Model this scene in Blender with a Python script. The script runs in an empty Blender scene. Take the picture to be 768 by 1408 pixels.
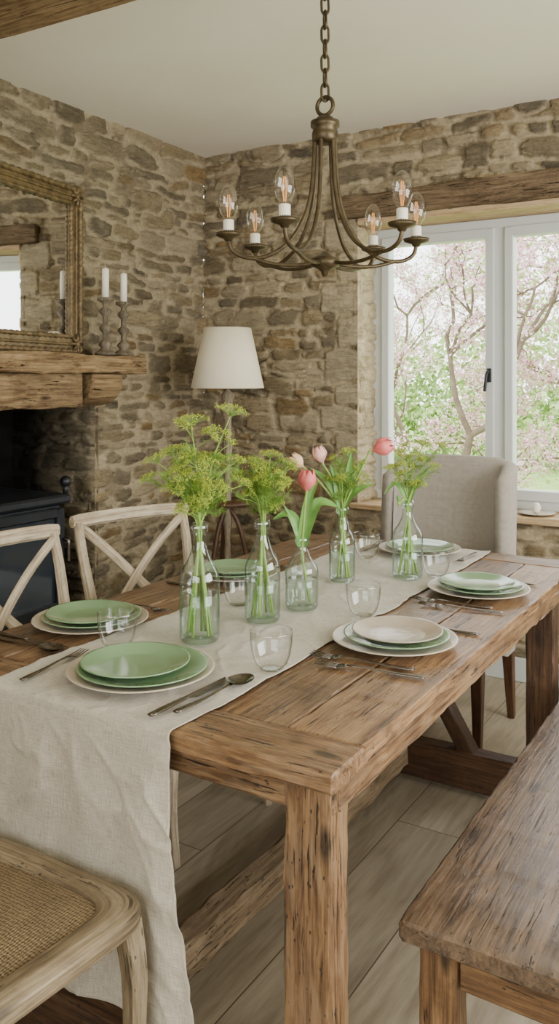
import bpy, math, random
import numpy as np
from mathutils import Vector, Matrix
R = random.Random(7)
SC = bpy.context.scene
COL = SC.collection

def lin(c):
    out = []
    for v in c[:3]:
        v = v/255.0
        out.append(v/12.92 if v <= 0.04045 else ((v+0.055)/1.055)**2.4)
    return tuple(out)+(1.0,)

# ------------------------------------------------------------------ node helpers
def new_mat(name):
    m = bpy.data.materials.new(name); m.use_nodes = True
    nt = m.node_tree
    return m, nt, nt.nodes['Principled BSDF']
def setin(nt, sock, v):
    if hasattr(v, 'is_linked') or isinstance(v, bpy.types.NodeSocket):
        nt.links.new(v, sock)
    else:
        sock.default_value = v
def nd(nt, t, ins=None, **props):
    n = nt.nodes.new(t)
    for k, v in props.items(): setattr(n, k, v)
    for k, v in (ins or {}).items(): setin(nt, n.inputs[k], v)
    return n
def mixc(nt, f, a, b, blend='MIX'):
    n = nt.nodes.new('ShaderNodeMix'); n.data_type = 'RGBA'; n.blend_type = blend
    setin(nt, n.inputs[0], f); setin(nt, n.inputs[6], a); setin(nt, n.inputs[7], b)
    return n.outputs[2]
def mth(nt, op, a, b=0.0, c=0.0, clamp=False):
    n = nt.nodes.new('ShaderNodeMath'); n.operation = op; n.use_clamp = clamp
    setin(nt, n.inputs[0], a); setin(nt, n.inputs[1], b); setin(nt, n.inputs[2], c)
    return n.outputs[0]
def ramp(nt, f, stops):
    n = nt.nodes.new('ShaderNodeValToRGB')
    el = n.color_ramp.elements
    while len(el) < len(stops): el.new(0.5)
    for e, (p, c) in zip(el, stops):
        e.position = p; e.color = c if len(c) == 4 else tuple(c)+(1,)
    setin(nt, n.inputs[0], f)
    return n.outputs[0]
def g(v): return (v, v, v, 1)
def vscale(nt, vec, s):
    n = nt.nodes.new('ShaderNodeVectorMath'); n.operation = 'MULTIPLY'
    setin(nt, n.inputs[0], vec); n.inputs[1].default_value = s
    return n.outputs[0]
def noise(nt, vec, scale, detail=4, dist=0.0, rough=0.55):
    n = nd(nt, 'ShaderNodeTexNoise', {'Scale': scale, 'Detail': detail, 'Distortion': dist, 'Roughness': rough})
    setin(nt, n.inputs['Vector'], vec)
    return n.outputs[0]
def bump(nt, b, h, strength, dist=0.01):
    n = nd(nt, 'ShaderNodeBump', {'Strength': strength, 'Distance': dist, 'Height': h})
    nt.links.new(n.outputs[0], b.inputs['Normal'])

def wood_mat(name, dark, mid, light, rough=0.5, crack=0.5, fine=1.0, bmp=0.5, var=0.25, spec=0.4, grey=0.0, greyc=(150, 138, 120)):
    m, nt, b = new_mat(name)
    gc = nd(nt, 'ShaderNodeAttribute', attribute_name='gc').outputs['Vector']
    rn = nd(nt, 'ShaderNodeAttribute', attribute_name='rnd').outputs['Fac']
    n1 = noise(nt, vscale(nt, gc, (6.0*fine, 150*fine, 150*fine)), 1.0, 6, 0.2, 0.65)
    n2 = noise(nt, vscale(nt, gc, (2.6*fine, 28*fine, 28*fine)), 1.0, 6, 1.6, 0.65)
    n3 = noise(nt, gc, 6.5, 8, 0.5, 0.7)
    s = mth(nt, 'ADD', mth(nt, 'MULTIPLY', n1, 0.5), mth(nt, 'MULTIPLY', n2, 0.5))
    c = ramp(nt, s, [(0.37, lin(dark)), (0.48, lin(mid)), (0.62, lin(light))])
    c = mixc(nt, mth(nt, 'MULTIPLY', ramp(nt, n3, [(0.46, g(0)), (0.66, g(1))]), 0.5), c, lin(dark), 'MIX')
    n5 = noise(nt, vscale(nt, gc, (8.0, 34, 34)), 1.0, 8, 0.8, 0.72)
    if grey: c = mixc(nt, mth(nt, 'MULTIPLY', ramp(nt, n5, [(0.45, g(0)), (0.60, g(1))]), grey), c, lin(greyc))
    tone = mth(nt, 'ADD', 1.0-var/2, mth(nt, 'MULTIPLY', rn, var))
    c = mixc(nt, 1.0, c, nd(nt, 'ShaderNodeCombineColor', {0: tone, 1: tone, 2: tone}).outputs[0], 'MULTIPLY')
    n4 = noise(nt, vscale(nt, gc, (12.0, 170, 170)), 1.0, 3, 0.3)
    msk = ramp(nt, noise(nt, vscale(nt, gc, (5, 11, 11)), 1.0, 3), [(0.49, g(0)), (0.55, g(1))])
    cr = mth(nt, 'MULTIPLY', ramp(nt, n4, [(0.35, g(1)), (0.39, g(0))]), msk)
    c = mixc(nt, mth(nt, 'MULTIPLY', cr, crack), c, (0.02, 0.013, 0.008, 1))
    n6 = noise(nt, vscale(nt, gc, (2.0, 50, 50)), 1.0, 3, 0.5)
    sp = ramp(nt, n6, [(0.275, g(1)), (0.30, g(0))])
    c = mixc(nt, mth(nt, 'MULTIPLY', sp, crack), c, (0.012, 0.008, 0.005, 1))
    vo = nd(nt, 'ShaderNodeTexVoronoi', {'Scale': 1.0, 'Randomness': 1.0}); setin(nt, vo.inputs['Vector'], vscale(nt, gc, (4.2, 11, 11)))
    kn = ramp(nt, vo.outputs['Distance'], [(0.07, g(1)), (0.17, g(0))])
    c = mixc(nt, mth(nt, 'MULTIPLY', kn, crack*0.85), c, lin([v*0.3 for v in dark]))
    vo2 = nd(nt, 'ShaderNodeTexVoronoi', {'Scale': 1.0, 'Randomness': 1.0}); setin(nt, vo2.inputs['Vector'], vscale(nt, gc, (40, 80, 80)))
    wh = mth(nt, 'MULTIPLY', ramp(nt, vo2.outputs['Distance'], [(0.12, g(1)), (0.18, g(0))]), msk)
    c = mixc(nt, mth(nt, 'MULTIPLY', wh, crack), c, (0.02, 0.012, 0.008, 1))
    nt.links.new(c, b.inputs['Base Color'])
    rr = mth(nt, 'ADD', rough-0.14, mth(nt, 'MULTIPLY', n5, 0.3))
    nt.links.new(rr, b.inputs['Roughness'])
    b.inputs['Specular IOR Level'].default_value = spec
    h = mth(nt, 'SUBTRACT', mth(nt, 'ADD', s, mth(nt, 'MULTIPLY', n5, 0.35)), mth(nt, 'MULTIPLY', mth(nt, 'MAXIMUM', cr, sp), crack))
    bump(nt, b, h, bmp, 0.003)
    return m

def plain(name, col, rough=0.5, metal=0.0, spec=0.5, nz=0.0, nscale=20, bmp=0.0, coat=0.0):
    m, nt, b = new_mat(name)
    c = lin(col)
    tc = nd(nt, 'ShaderNodeTexCoord').outputs['Object']
    n = noise(nt, tc, nscale, 5)
    lo = tuple(v*(1-nz) for v in c[:3])+(1,); hi = tuple(min(1, v*(1+nz)) for v in c[:3])+(1,)
    nt.links.new(ramp(nt, n, [(0.3, lo), (0.7, hi)]), b.inputs['Base Color'])
    b.inputs['Roughness'].default_value = rough; b.inputs['Metallic'].default_value = metal
    b.inputs['Specular IOR Level'].default_value = spec
    b.inputs['Coat Weight'].default_value = coat
    if bmp: bump(nt, b, n, bmp, 0.004)
    return m

def glass_mat(name, tint, edge, refl=1.0, start=0.6, base=0.04):
    m = bpy.data.materials.new(name); m.use_nodes = True; nt = m.node_tree
    nt.nodes.clear()
    out = nd(nt, 'ShaderNodeOutputMaterial')
    lw = nd(nt, 'ShaderNodeLayerWeight', {'Blend': 0.5}).outputs['Facing']
    col = mixc(nt, ramp(nt, lw, [(start, g(0)), (1.0, g(1))]), tint, edge)
    tr = nd(nt, 'ShaderNodeBsdfTransparent', {'Color': col})
    gl = nd(nt, 'ShaderNodeBsdfGlossy', {'Color': g(1.0), 'Roughness': 0.03})
    fac = mth(nt, 'ADD', base, mth(nt, 'MULTIPLY', mth(nt, 'POWER', lw, 4.0), 0.5))
    mx = nd(nt, 'ShaderNodeMixShader', {0: mth(nt, 'MULTIPLY', fac, refl, clamp=True)})
    nt.links.new(tr.outputs[0], mx.inputs[1]); nt.links.new(gl.outputs[0], mx.inputs[2])
    nt.links.new(mx.outputs[0], out.inputs[0])
    return m

# ------------------------------------------------------------------ materials
M_TABLE = wood_mat('table_wood', (56, 37, 23), (112, 82, 53), (156, 124, 87), 0.38, 0.95, 1.0, 0.8, 0.5, 0.55, 0.32, (156, 132, 102))
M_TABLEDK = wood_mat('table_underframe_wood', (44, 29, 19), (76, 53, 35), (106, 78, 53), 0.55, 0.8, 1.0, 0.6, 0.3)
M_STRETCH = wood_mat('worn_wood', (90, 73, 54), (138, 119, 92), (172, 153, 124), 0.7, 0.9, 1.0, 0.7, 0.2)
M_BENCH = wood_mat('bench_wood', (42, 30, 21), (82, 63, 45), (122, 99, 74), 0.30, 0.9, 0.9, 0.6, 0.3, 0.7, 0.35, (116, 99, 79))
M_BENCHLEG = wood_mat('bench_leg_wood', (58, 40, 25), (104, 76, 48), (142, 111, 76), 0.5, 0.9, 1.0, 0.6, 0.3)
M_OLDBEAM = wood_mat('old_beam_wood', (70, 53, 35), (122, 98, 68), (162, 137, 101), 0.8, 0.95, 0.7, 1.0, 0.25, 0.15, 0.45, (146, 125, 94))
M_LINTEL = wood_mat('lintel_wood', (56, 44, 32), (94, 77, 58), (130, 111, 87), 0.85, 0.95, 0.7, 1.0, 0.2, 0.15, 0.4, (126, 110, 88))
M_SOFFIT = wood_mat('pale_wood', (150, 122, 86), (184, 156, 118), (204, 180, 142), 0.7, 0.3, 0.8, 0.4, 0.2)
M_CHAIR = wood_mat('whitewashed_wood', (122, 104, 80), (178, 162, 135), (210, 197, 173), 0.65, 0.6, 0.9, 0.5, 0.15, 0.3)
M_CHAIRDK = wood_mat('worn_chair_wood', (80, 67, 48), (130, 114, 88), (168, 153, 126), 0.6, 0.75, 0.9, 0.6, 0.15, 0.35)
M_DARKLEG = wood_mat('dark_leg_wood', (48, 30, 19), (76, 50, 32), (98, 68, 45), 0.45, 0.2, 1.0, 0.3, 0.2)
M_STAND = wood_mat('weathered_turned_wood', (84, 72, 56), (126, 112, 92), (164, 150, 126), 0.7, 0.4, 1.5, 0.4, 0.2)
M_CSTICK = wood_mat('dark_turned_wood', (58, 50, 40), (96, 85, 68), (136, 122, 100), 0.55, 0.4, 1.5, 0.4, 0.2)
M_STEEL = plain('brushed_steel', (122, 114, 106), 0.24, 1.0, 0.5, 0.2, 60)
M_BRONZE = plain('aged_bronze', (82, 70, 48), 0.42, 0.65, 0.5, 0.35, 35, 0.2)
M_GREEN = plain('sage_glaze', (126, 158, 116), 0.2, 0, 0.5, 0.06, 9, 0, 0.5)
M_CREAM = plain('cream_stoneware', (194, 182, 163), 0.3, 0, 0.5, 0.08, 40, 0, 0.3)
M_TAUPE = plain('taupe_stoneware', (180, 165, 147), 0.3, 0, 0.5, 0.08, 40, 0, 0.3)
M_WHITE = plain('white_paint', (204, 208, 204), 0.35, 0, 0.5, 0.02, 10)
M_CANDLE = plain('candle_wax', (236, 229, 210), 0.5, 0, 0.5, 0.03, 10)
M_BLACK = plain('black_metal', (30, 33, 37), 0.4, 0.2, 0.5, 0.2, 20)
M_SOOT = plain('soot', (20, 17, 15), 0.95, 0, 0.1, 0.5, 9, 0.6)
M_STEM = plain('stem_green', (138, 168, 80), 0.45, 0, 0.4, 0.12, 30)
M_LEAF = plain('leaf_green', (100, 144, 64), 0.42, 0, 0.4, 0.2, 25)
M_BUD = plain('dill_flower', (176, 190, 70), 0.6, 0, 0.3, 0.2, 60)
M_FROND = plain('dill_frond', (108, 142, 54), 0.6, 0, 0.3, 0.25, 50)
M_PINK = plain('pink_petal', (226, 120, 116), 0.45, 0, 0.4, 0.16, 40)
M_PALE = plain('pale_petal', (238, 198, 160), 0.45, 0, 0.4, 0.12, 40)
M_BLUSH = plain('blush_petal', (236, 184, 168), 0.45, 0, 0.4, 0.12, 40)
M_GOLD = plain('antique_gilt', (110, 92, 62), 0.48, 0.35, 0.5, 0.45, 30, 0.5)
M_BOTTLE = glass_mat('bottle_glass', (0.90, 0.965, 0.935, 1), (0.20, 0.34, 0.29, 1), 1.7, 0.45, 0.055)
M_GLASS = glass_mat('tumbler_glass', (0.965, 0.975, 0.965, 1), (0.30, 0.33, 0.31, 1), 1.7, 0.5, 0.045)
M_BULB = glass_mat('bulb_glass', (0.97, 0.955, 0.93, 1), (0.42, 0.37, 0.30, 1), 1.6, 0.45)
M_PANE = glass_mat('window_glass', (0.985, 0.99, 0.985, 1), (0.95, 0.96, 0.95, 1), 0.4)
M_WATER = glass_mat('water', (0.93, 0.97, 0.945, 1), (0.60, 0.76, 0.66, 1), 1.4, 0.5)
M_STOVEGL = plain('stove_glass', (44, 53, 61), 0.05, 0, 0.9, 0.1, 5)
m, nt, b = new_mat('mirror_glass'); b.inputs['Metallic'].default_value = 1; b.inputs['Roughness'].default_value = 0.02
b.inputs['Base Color'].default_value = (0.80, 0.81, 0.79, 1); M_MIRROR = m
m, nt, b = new_mat('filament'); b.inputs['Base Color'].default_value = lin((220, 150, 70)); b.inputs['Emission Color'].default_value = (1, 0.45, 0.12, 1)
b.inputs['Emission Strength'].default_value = 0.9; M_FIL = m
m, nt, b = new_mat('cream_shade'); b.inputs['Base Color'].default_value = lin((232, 222, 196)); b.inputs['Roughness'].default_value = 0.9
tc = nd(nt, 'ShaderNodeTexCoord').outputs['Object']; bump(nt, b, noise(nt, tc, 300, 2), 0.15, 0.002)
M_SHADE = m
m, nt, b = new_mat('ceiling_plaster')
tc = nd(nt, 'ShaderNodeTexCoord').outputs['Object']; n = noise(nt, tc, 2.0, 4)
nt.links.new(ramp(nt, n, [(0.3, lin((234, 227, 208))), (0.7, lin((240, 234, 218)))]), b.inputs['Base Color'])
b.inputs['Roughness'].default_value = 0.95; bump(nt, b, noise(nt, tc, 14, 6), 0.12, 0.01); M_CEIL = m
M_PLASTER = plain('plain_plaster', (196, 181, 150), 0.95, 0, 0.2, 0.08, 6, 0.3)
# stone wall
m, nt, b = new_mat('rubble_stone')
at = nd(nt, 'ShaderNodeAttribute', attribute_name='Col')
tc = nd(nt, 'ShaderNodeTexCoord').outputs['Object']
n1 = noise(nt, tc, 9, 8, 0.6, 0.65); n2 = noise(nt, vscale(nt, tc, (12, 12, 50)), 1.0, 8, 0.8, 0.7); n3 = noise(nt, tc, 60, 6, 0, 0.7)
st = at.outputs['Alpha']
c = mixc(nt, 1.0, at.outputs['Color'], ramp(nt, n1, [(0.3, g(0.86)), (0.7, g(1.14))]), 'MULTIPLY')
amt = mth(nt, 'ADD', 0.12, mth(nt, 'MULTIPLY', st, 0.48))
c = mixc(nt, amt, c, ramp(nt, n2, [(0.34, g(0.45)), (0.5, g(1.02)), (0.68, g(1.55))]), 'MULTIPLY')
c = mixc(nt, 0.65, c, ramp(nt, n3, [(0.3, g(0.70)), (0.7, g(1.26))]), 'MULTIPLY')
nt.links.new(c, b.inputs['Base Color']); b.inputs['Roughness'].default_value = 0.93; b.inputs['Specular IOR Level'].default_value = 0.2
hh = mth(nt, 'ADD', mth(nt, 'MULTIPLY', n2, 0.9), mth(nt, 'MULTIPLY', n3, 0.6))
bump(nt, b, hh, 1.0, 0.020); M_STONE = m
# floor
m, nt, b = new_mat('grey_oak_floor')
tc = nd(nt, 'ShaderNodeTexCoord').outputs['Object']
sep = nd(nt, 'ShaderNodeSeparateXYZ', {0: tc}); cb = nd(nt, 'ShaderNodeCombineXYZ', {0: sep.outputs[1], 1: sep.outputs[0], 2: 0.0})
br = nd(nt, 'ShaderNodeTexBrick', {'Color1': g(0.0), 'Color2': g(1.0), 'Mortar': g(0.5), 'Scale': 1.0, 'Mortar Size': 0.0020, 'Mortar Smooth': 0.3, 'Bias': 0.0, 'Brick Width': 1.25, 'Row Height': 0.215}, offset=0.37)
nt.links.new(cb.outputs[0], br.inputs['Vector'])
rc = nd(nt, 'ShaderNodeSeparateColor', {0: br.outputs['Color']}).outputs[0]
off = nd(nt, 'ShaderNodeCombineXYZ', {0: mth(nt, 'MULTIPLY', rc, 7.0), 1: mth(nt, 'MULTIPLY', rc, 13.0), 2: 0.0})
va = nd(nt, 'ShaderNodeVectorMath', operation='ADD'); nt.links.new(tc, va.inputs[0]); nt.links.new(off.outputs[0], va.inputs[1])
n1 = noise(nt, vscale(nt, va.outputs[0], (50, 3.6, 1)), 1.0, 8, 0.4, 0.65); n2 = noise(nt, vscale(nt, va.outputs[0], (7, 1.4, 1)), 1.0, 5, 1.5)
s = mth(nt, 'ADD', mth(nt, 'MULTIPLY', n1, 0.45), mth(nt, 'MULTIPLY', n2, 0.55))
c = ramp(nt, s, [(0.34, lin((130, 118, 98))), (0.5, lin((166, 154, 131))), (0.66, lin((192, 180, 157)))])
c = mixc(nt, 1.0, c, ramp(nt, rc, [(0, g(0.84)), (1, g(1.08))]), 'MULTIPLY')
c = mixc(nt, br.outputs['Fac'], c, lin((84, 73, 58)))
nt.links.new(c, b.inputs['Base Color']); b.inputs['Roughness'].default_value = 0.34
bump(nt, b, mth(nt, 'SUBTRACT', mth(nt, 'MULTIPLY', s, 0.3), br.outputs['Fac']), 0.4, 0.002); M_FLOOR = m
# fabrics
def fabric(name, c1, c2, sc, rough=0.95, bm=0.3, patch=0.1):
    m, nt, b = new_mat(name)
    gc = nd(nt, 'ShaderNodeAttribute', attribute_name='gc').outputs['Vector']
    a = noise(nt, vscale(nt, gc, (sc*0.08, sc, sc)), 1.0, 3); d = noise(nt, vscale(nt, gc, (sc, sc*0.08, sc*0.08)), 1.0, 3)
    s = mth(nt, 'MULTIPLY', mth(nt, 'ADD', a, d), 0.5)
    p = noise(nt, gc, 5, 4)
    c = ramp(nt, s, [(0.36, lin(c1)), (0.62, lin(c2))])
    c = mixc(nt, 1.0, c, ramp(nt, p, [(0.3, g(1-patch)), (0.7, g(1))]), 'MULTIPLY')
    nt.links.new(c, b.inputs['Base Color']); b.inputs['Roughness'].default_value = rough
    b.inputs['Specular IOR Level'].default_value = 0.15; b.inputs['Sheen Weight'].default_value = 0.15
    bump(nt, b, s, bm, 0.002); return m
M_LINEN = fabric('linen', (168, 160, 142), (202, 196, 180), 480, bm=0.35)
M_UPH = fabric('grey_upholstery', (154, 146, 134), (172, 165, 154), 500, bm=0.15, patch=0.05)
m, nt, b = new_mat('woven_rush')
gc = nd(nt, 'ShaderNodeAttribute', attribute_name='gc').outputs['Vector']
w1 = nd(nt, 'ShaderNodeTexWave', {'Scale': 60.0, 'Distortion': 5.0, 'Detail': 4.0, 'Detail Scale': 2.0}, bands_direction='X'); nt.links.new(gc, w1.inputs['Vector'])
w2 = nd(nt, 'ShaderNodeTexWave', {'Scale': 42.0, 'Distortion': 4.0, 'Detail': 4.0, 'Detail Scale': 2.0}, bands_direction='Y'); nt.links.new(gc, w2.inputs['Vector'])
s = mth(nt, 'MULTIPLY', mth(nt, 'ADD', w1.outputs['Fac'], w2.outputs['Fac']), 0.5)
c = ramp(nt, s, [(0.1, lin((78, 62, 40))), (0.5, lin((122, 102, 70))), (0.9, lin((146, 127, 93)))])
c = mixc(nt, 1.0, c, ramp(nt, noise(nt, gc, 14, 5), [(0.3, g(0.75)), (0.7, g(1.12))]), 'MULTIPLY')
nt.links.new(c, b.inputs['Base Color'])
b.inputs['Roughness'].default_value = 0.8; bump(nt, b, s, 0.6, 0.003); M_RUSH = m
m, nt, b = new_mat('foliage'); at = nd(nt, 'ShaderNodeAttribute', attribute_name='Col')
nt.links.new(at.outputs['Color'], b.inputs['Base Color']); b.inputs['Roughness'].default_value = 0.8; b.inputs['Specular IOR Level'].default_value = 0.1
M_FOL = m
M_BARK = plain('bark', (116, 101, 86), 0.9, 0, 0.2, 0.3, 12, 0.6)
M_GRASS = plain('grass', (150, 178, 102), 0.95, 0, 0.1, 0.25, 3, 0.5)

# ------------------------------------------------------------------ mesh builder
class MB:
    def __init__(s): s.v = []; s.f = []; s.gc = []; s.rn = []; s.mi = []; s.sm = []
    def add(s, vs, fs, gcs, rn=0.5, mat=0, smooth=False):
        o = len(s.v)
        s.v += [tuple(p) for p in vs]; s.gc += [tuple(p) for p in gcs]; s.rn += [rn]*len(vs)
        s.f += [tuple(i+o for i in f) for f in fs]; s.mi += [mat]*len(fs); s.sm += [smooth]*len(fs)
    def beam(s, p0, p1, w, h, up=(0, 0, 1), n=1, ch=0.004, jit=0.0, mat=0, w1=None, h1=None, rn=None):
        p0 = Vector(p0); p1 = Vector(p1); t = p1-p0; L = t.length; t.normalize()
        sd = t.cross(Vector(up)).normalized(); u = sd.cross(t)
        w1 = w if w1 is None else w1; h1 = h if h1 is None else h1
        rn = R.random() if rn is None else rn; off = Vector((R.uniform(0, 40), R.uniform(0, 40), R.uniform(0, 40)))
        st = [0, ch]+[L*i/n for i in range(1, n)]+[L-ch, L]
        vs = []; gs = []; lf = [[R.uniform(-1, 1) for _ in range(8)] for _ in range(n//4+3)]
        for k, d in enumerate(st):
            q = d/L; ww = (w+(w1-w)*q)/2; hh = (h+(h1-h)*q)/2
            if k in (0, len(st)-1): ww -= ch; hh -= ch
            c = min(ch, ww*0.9, hh*0.9)
            if jit: c = c*R.choice([0.7, 1, 1, 1.2, 1.6])
            c = min(c, ww*0.9, hh*0.9)
            fq = q*(len(lf)-1.001); i0 = int(fq); fr = fq-i0
            for j, (a, b_) in enumerate(((ww-c, -hh), (ww, -hh+c), (ww, hh-c), (ww-c, hh), (-ww+c, hh), (-ww, hh-c), (-ww, -hh+c), (-ww+c, -hh))):
                pr = (j+1)//2 % 4
                l1 = (lf[i0][pr]*(1-fr)+lf[i0+1][pr]*fr)*jit; l2 = (lf[i0][4+pr]*(1-fr)+lf[i0+1][4+pr]*fr)*jit
                a += l1+R.uniform(-jit, jit)*0.35; b_ += l2+R.uniform(-jit, jit)*0.35
                vs.append(p0+t*d+sd*a+u*b_); gs.append((d+off.x, a+off.y, b_+off.z))
        fs = []
        for k in range(len(st)-1):
            for j in range(8):
                fs.append((k*8+j, k*8+(j+1) % 8, (k+1)*8+(j+1) % 8, (k+1)*8+j))
        fs.append(tuple(range(7, -1, -1))); e = (len(st)-1)*8; fs.append(tuple(range(e, e+8)))
        s.add(vs, fs, gs, rn, mat)
    def box(s, x0, x1, y0, y1, z0, z1, **k):
        L = [x1-x0, y1-y0, z1-z0]; ax = L.index(max(L)); cx, cy, cz = (x0+x1)/2, (y0+y1)/2, (z0+z1)/2
        if ax == 0: s.beam((x0, cy, cz), (x1, cy, cz), y1-y0, z1-z0, **k)
        elif ax == 1: s.beam((cx, y0, cz), (cx, y1, cz), x1-x0, z1-z0, **k)
        else: s.beam((cx, cy, z0), (cx, cy, z1), x1-x0, y1-y0, up=(0, 1, 0), **k)
    def tube(s, pts, rad, seg=8, mat=0, flat=1.0, up=None, smooth=True, caps=True, closed=False):
        pts = [Vector(p) for p in pts]; n = len(pts)
        rad = rad if isinstance(rad, (list, tuple)) else [rad]*n
        if len(rad) != n: rad = [float(np.interp(i/(n-1), np.linspace(0, 1, len(rad)), rad)) for i in range(n)]
        vs = []; gs = []; off = Vector((R.uniform(0, 40), R.uniform(0, 40), R.uniform(0, 40))); L = 0; prev = None
        for i, p in enumerate(pts):
            if closed: t = pts[(i+1) % n]-pts[i-1]
            else: t = pts[min(i+1, n-1)]-pts[max(i-1, 0)]
            t.normalize()
            if up is not None: ref = Vector(up)
            elif prev is not None: ref = prev
            else: ref = Vector((0, 0, 1)) if abs(t.z) < 0.9 else Vector((0, 1, 0))
            sd = t.cross(ref)
            if sd.length < 1e-5: sd = t.cross(Vector((1, 0.1, 0)))
            sd.normalize(); u = sd.cross(t).normalized(); prev = u
            if i: L += (p-pts[i-1]).length
            for j in range(seg):
                a = 2*math.pi*j/seg; ca = math.cos(a)*rad[i]; sa = math.sin(a)*rad[i]*flat
                vs.append(p+sd*ca+u*sa); gs.append((L+off.x, ca+off.y, sa+off.z))
        fs = []
        for i in range(n if closed else n-1):
            for j in range(seg):
                i2 = (i+1) % n
                fs.append((i*seg+j, i*seg+(j+1) % seg, i2*seg+(j+1) % seg, i2*seg+j))
        if caps and not closed:
            fs.append(tuple(range(seg-1, -1, -1))); fs.append(tuple(range((n-1)*seg, n*seg)))
        s.add(vs, fs, gs, R.random(), mat, smooth)
    def rtube(s, pts, w, h, up, ch=0.004):
        pts = [Vector(p) for p in pts]; n = len(pts); vs = []; gs = []; L = 0
        off = Vector((R.uniform(0, 40), R.uniform(0, 40), R.uniform(0, 40)))
        ws = w if isinstance(w, list) else [w]*n; hs = h if isinstance(h, list) else [h]*n
        for i, p in enumerate(pts):
            t = (pts[min(i+1, n-1)]-pts[max(i-1, 0)]).normalized(); sd = t.cross(Vector(up)).normalized(); u = sd.cross(t)
            if i: L += (p-pts[i-1]).length
            a_, b_ = ws[i]/2, hs[i]/2; c = min(ch, a_*0.8, b_*0.8)
            for a, bb in ((a_-c, -b_), (a_, -b_+c), (a_, b_-c), (a_-c, b_), (-a_+c, b_), (-a_, b_-c), (-a_, -b_+c), (-a_+c, -b_)):
                vs.append(p+sd*a+u*bb); gs.append((L+off.x, a+off.y, bb+off.z))
        fs = [(k*8+j, k*8+(j+1) % 8, (k+1)*8+(j+1) % 8, (k+1)*8+j) for k in range(n-1) for j in range(8)]
        fs.append(tuple(range(7, -1, -1))); e = (n-1)*8; fs.append(tuple(range(e, e+8)))
        s.add(vs, fs, gs, R.random(), 0, False)
    def lathe(s, prof, seg=32, c=(0, 0, 0), mat=0, smooth=True):
        vs = []; gs = []; fs = []; n = len(prof); off = R.uniform(0, 30)
        for r, z in prof:
            for j in range(seg):
                a = 2*math.pi*j/seg; x = math.cos(a)*r; y = math.sin(a)*r
                vs.append((c[0]+x, c[1]+y, c[2]+z)); gs.append((z+off, x+off, y))
        for i in range(n-1):
            for j in range(seg):
                fs.append((i*seg+j, i*seg+(j+1) % seg, (i+1)*seg+(j+1) % seg, (i+1)*seg+j))
        s.add(vs, fs, gs, R.random(), mat, smooth)
    def grid(s, P, nu, nv, G=None, mat=0, smooth=True, double=False):
        vs = [P(i/nu, j/nv) for j in range(nv+1) for i in range(nu+1)]
        gs = [G(i/nu, j/nv) for j in range(nv+1) for i in range(nu+1)] if G else vs
        fs = [(j*(nu+1)+i, j*(nu+1)+i+1, (j+1)*(nu+1)+i+1, (j+1)*(nu+1)+i) for j in range(nv) for i in range(nu)]
        s.add(vs, fs, gs, R.random(), mat, smooth)
    def octa(s, c, r, mat=0):
        x, y, z = c
        vs = [(x+r, y, z), (x-r, y, z), (x, y+r, z), (x, y-r, z), (x, y, z+r), (x, y, z-r)]
        fs = [(0, 2, 4), (2, 1, 4), (1, 3, 4), (3, 0, 4), (2, 0, 5), (1, 2, 5), (3, 1, 5), (0, 3, 5)]
        s.add(vs, fs, vs, 0.5, mat, True)
    def sphere(s, c, r, seg=14, rings=8, mat=0, sz=1.0):
        s.lathe([(max(1e-4, r*math.sin(math.pi*i/rings)), -r*sz*math.cos(math.pi*i/rings)) for i in range(rings+1)], seg, c, mat)
    def obj(s, name, mats, parent=None, loc=None, rot=None, **props):
        me = bpy.data.meshes.new(name)
        me.from_pydata(s.v, [], s.f)
        if not isinstance(mats, (list, tuple)): mats = [mats]
        for m_ in mats: me.materials.append(m_)
        me.polygons.foreach_set('material_index', s.mi); me.polygons.foreach_set('use_smooth', s.sm)
        a = me.attributes.new('gc', 'FLOAT_VECTOR', 'POINT'); a.data.foreach_set('vector', [c for p in s.gc for c in p])
        a = me.attributes.new('rnd', 'FLOAT', 'POINT'); a.data.foreach_set('value', s.rn)
        me.update()
        o = bpy.data.objects.new(name, me); COL.objects.link(o)
        if parent: o.parent = parent
        if loc: o.location = loc
        if rot: o.rotation_euler = rot
        for k, v in props.items(): o[k] = v
        return o

def empty(name, loc, label, cat, rotz=0, group=None, rot=None):
    e = bpy.data.objects.new(name, None); e.empty_display_size = 0.1; COL.objects.link(e)
    e.location = loc; e.rotation_euler = rot if rot else (0, 0, rotz); e['label'] = label; e['category'] = cat
    if group: e['group'] = group
    return e
def copy_thing(top, loc, rotz=0.0, label=None, rot=None):
    kids = [c for c in bpy.data.objects if c.parent == top]
    t = top.copy(); COL.objects.link(t); t.location = loc; t.rotation_euler = rot if rot else (0, 0, rotz)
    if label: t['label'] = label
    for k in kids:
        c = k.copy(); c.parent = t; COL.objects.link(c)
        for k2 in [q for q in bpy.data.objects if q.parent == k]:
            c2 = k2.copy(); c2.parent = c; COL.objects.link(c2)
    return t
def solid(o, th, off=0):
    m_ = o.modifiers.new('thick', 'SOLIDIFY'); m_.thickness = th; m_.offset = off
def cat(pts, n=8):
    pts = [Vector(p) for p in pts]; out = []
    for i in range(len(pts)-1):
        p0 = pts[max(i-1, 0)]; p1 = pts[i]; p2 = pts[i+1]; p3 = pts[min(i+2, len(pts)-1)]
        for k in range(n):
            t = k/n
            out.append(0.5*((2*p1)+(p2-p0)*t+(2*p0-5*p1+4*p2-p3)*t*t+(3*p1-p0-3*p2+p3)*t**3))
    out.append(pts[-1]); return out
def lerpl(a, n):
    return [float(np.interp(i/(n-1), np.linspace(0, 1, len(a)), a)) for i in range(n)]

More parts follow.
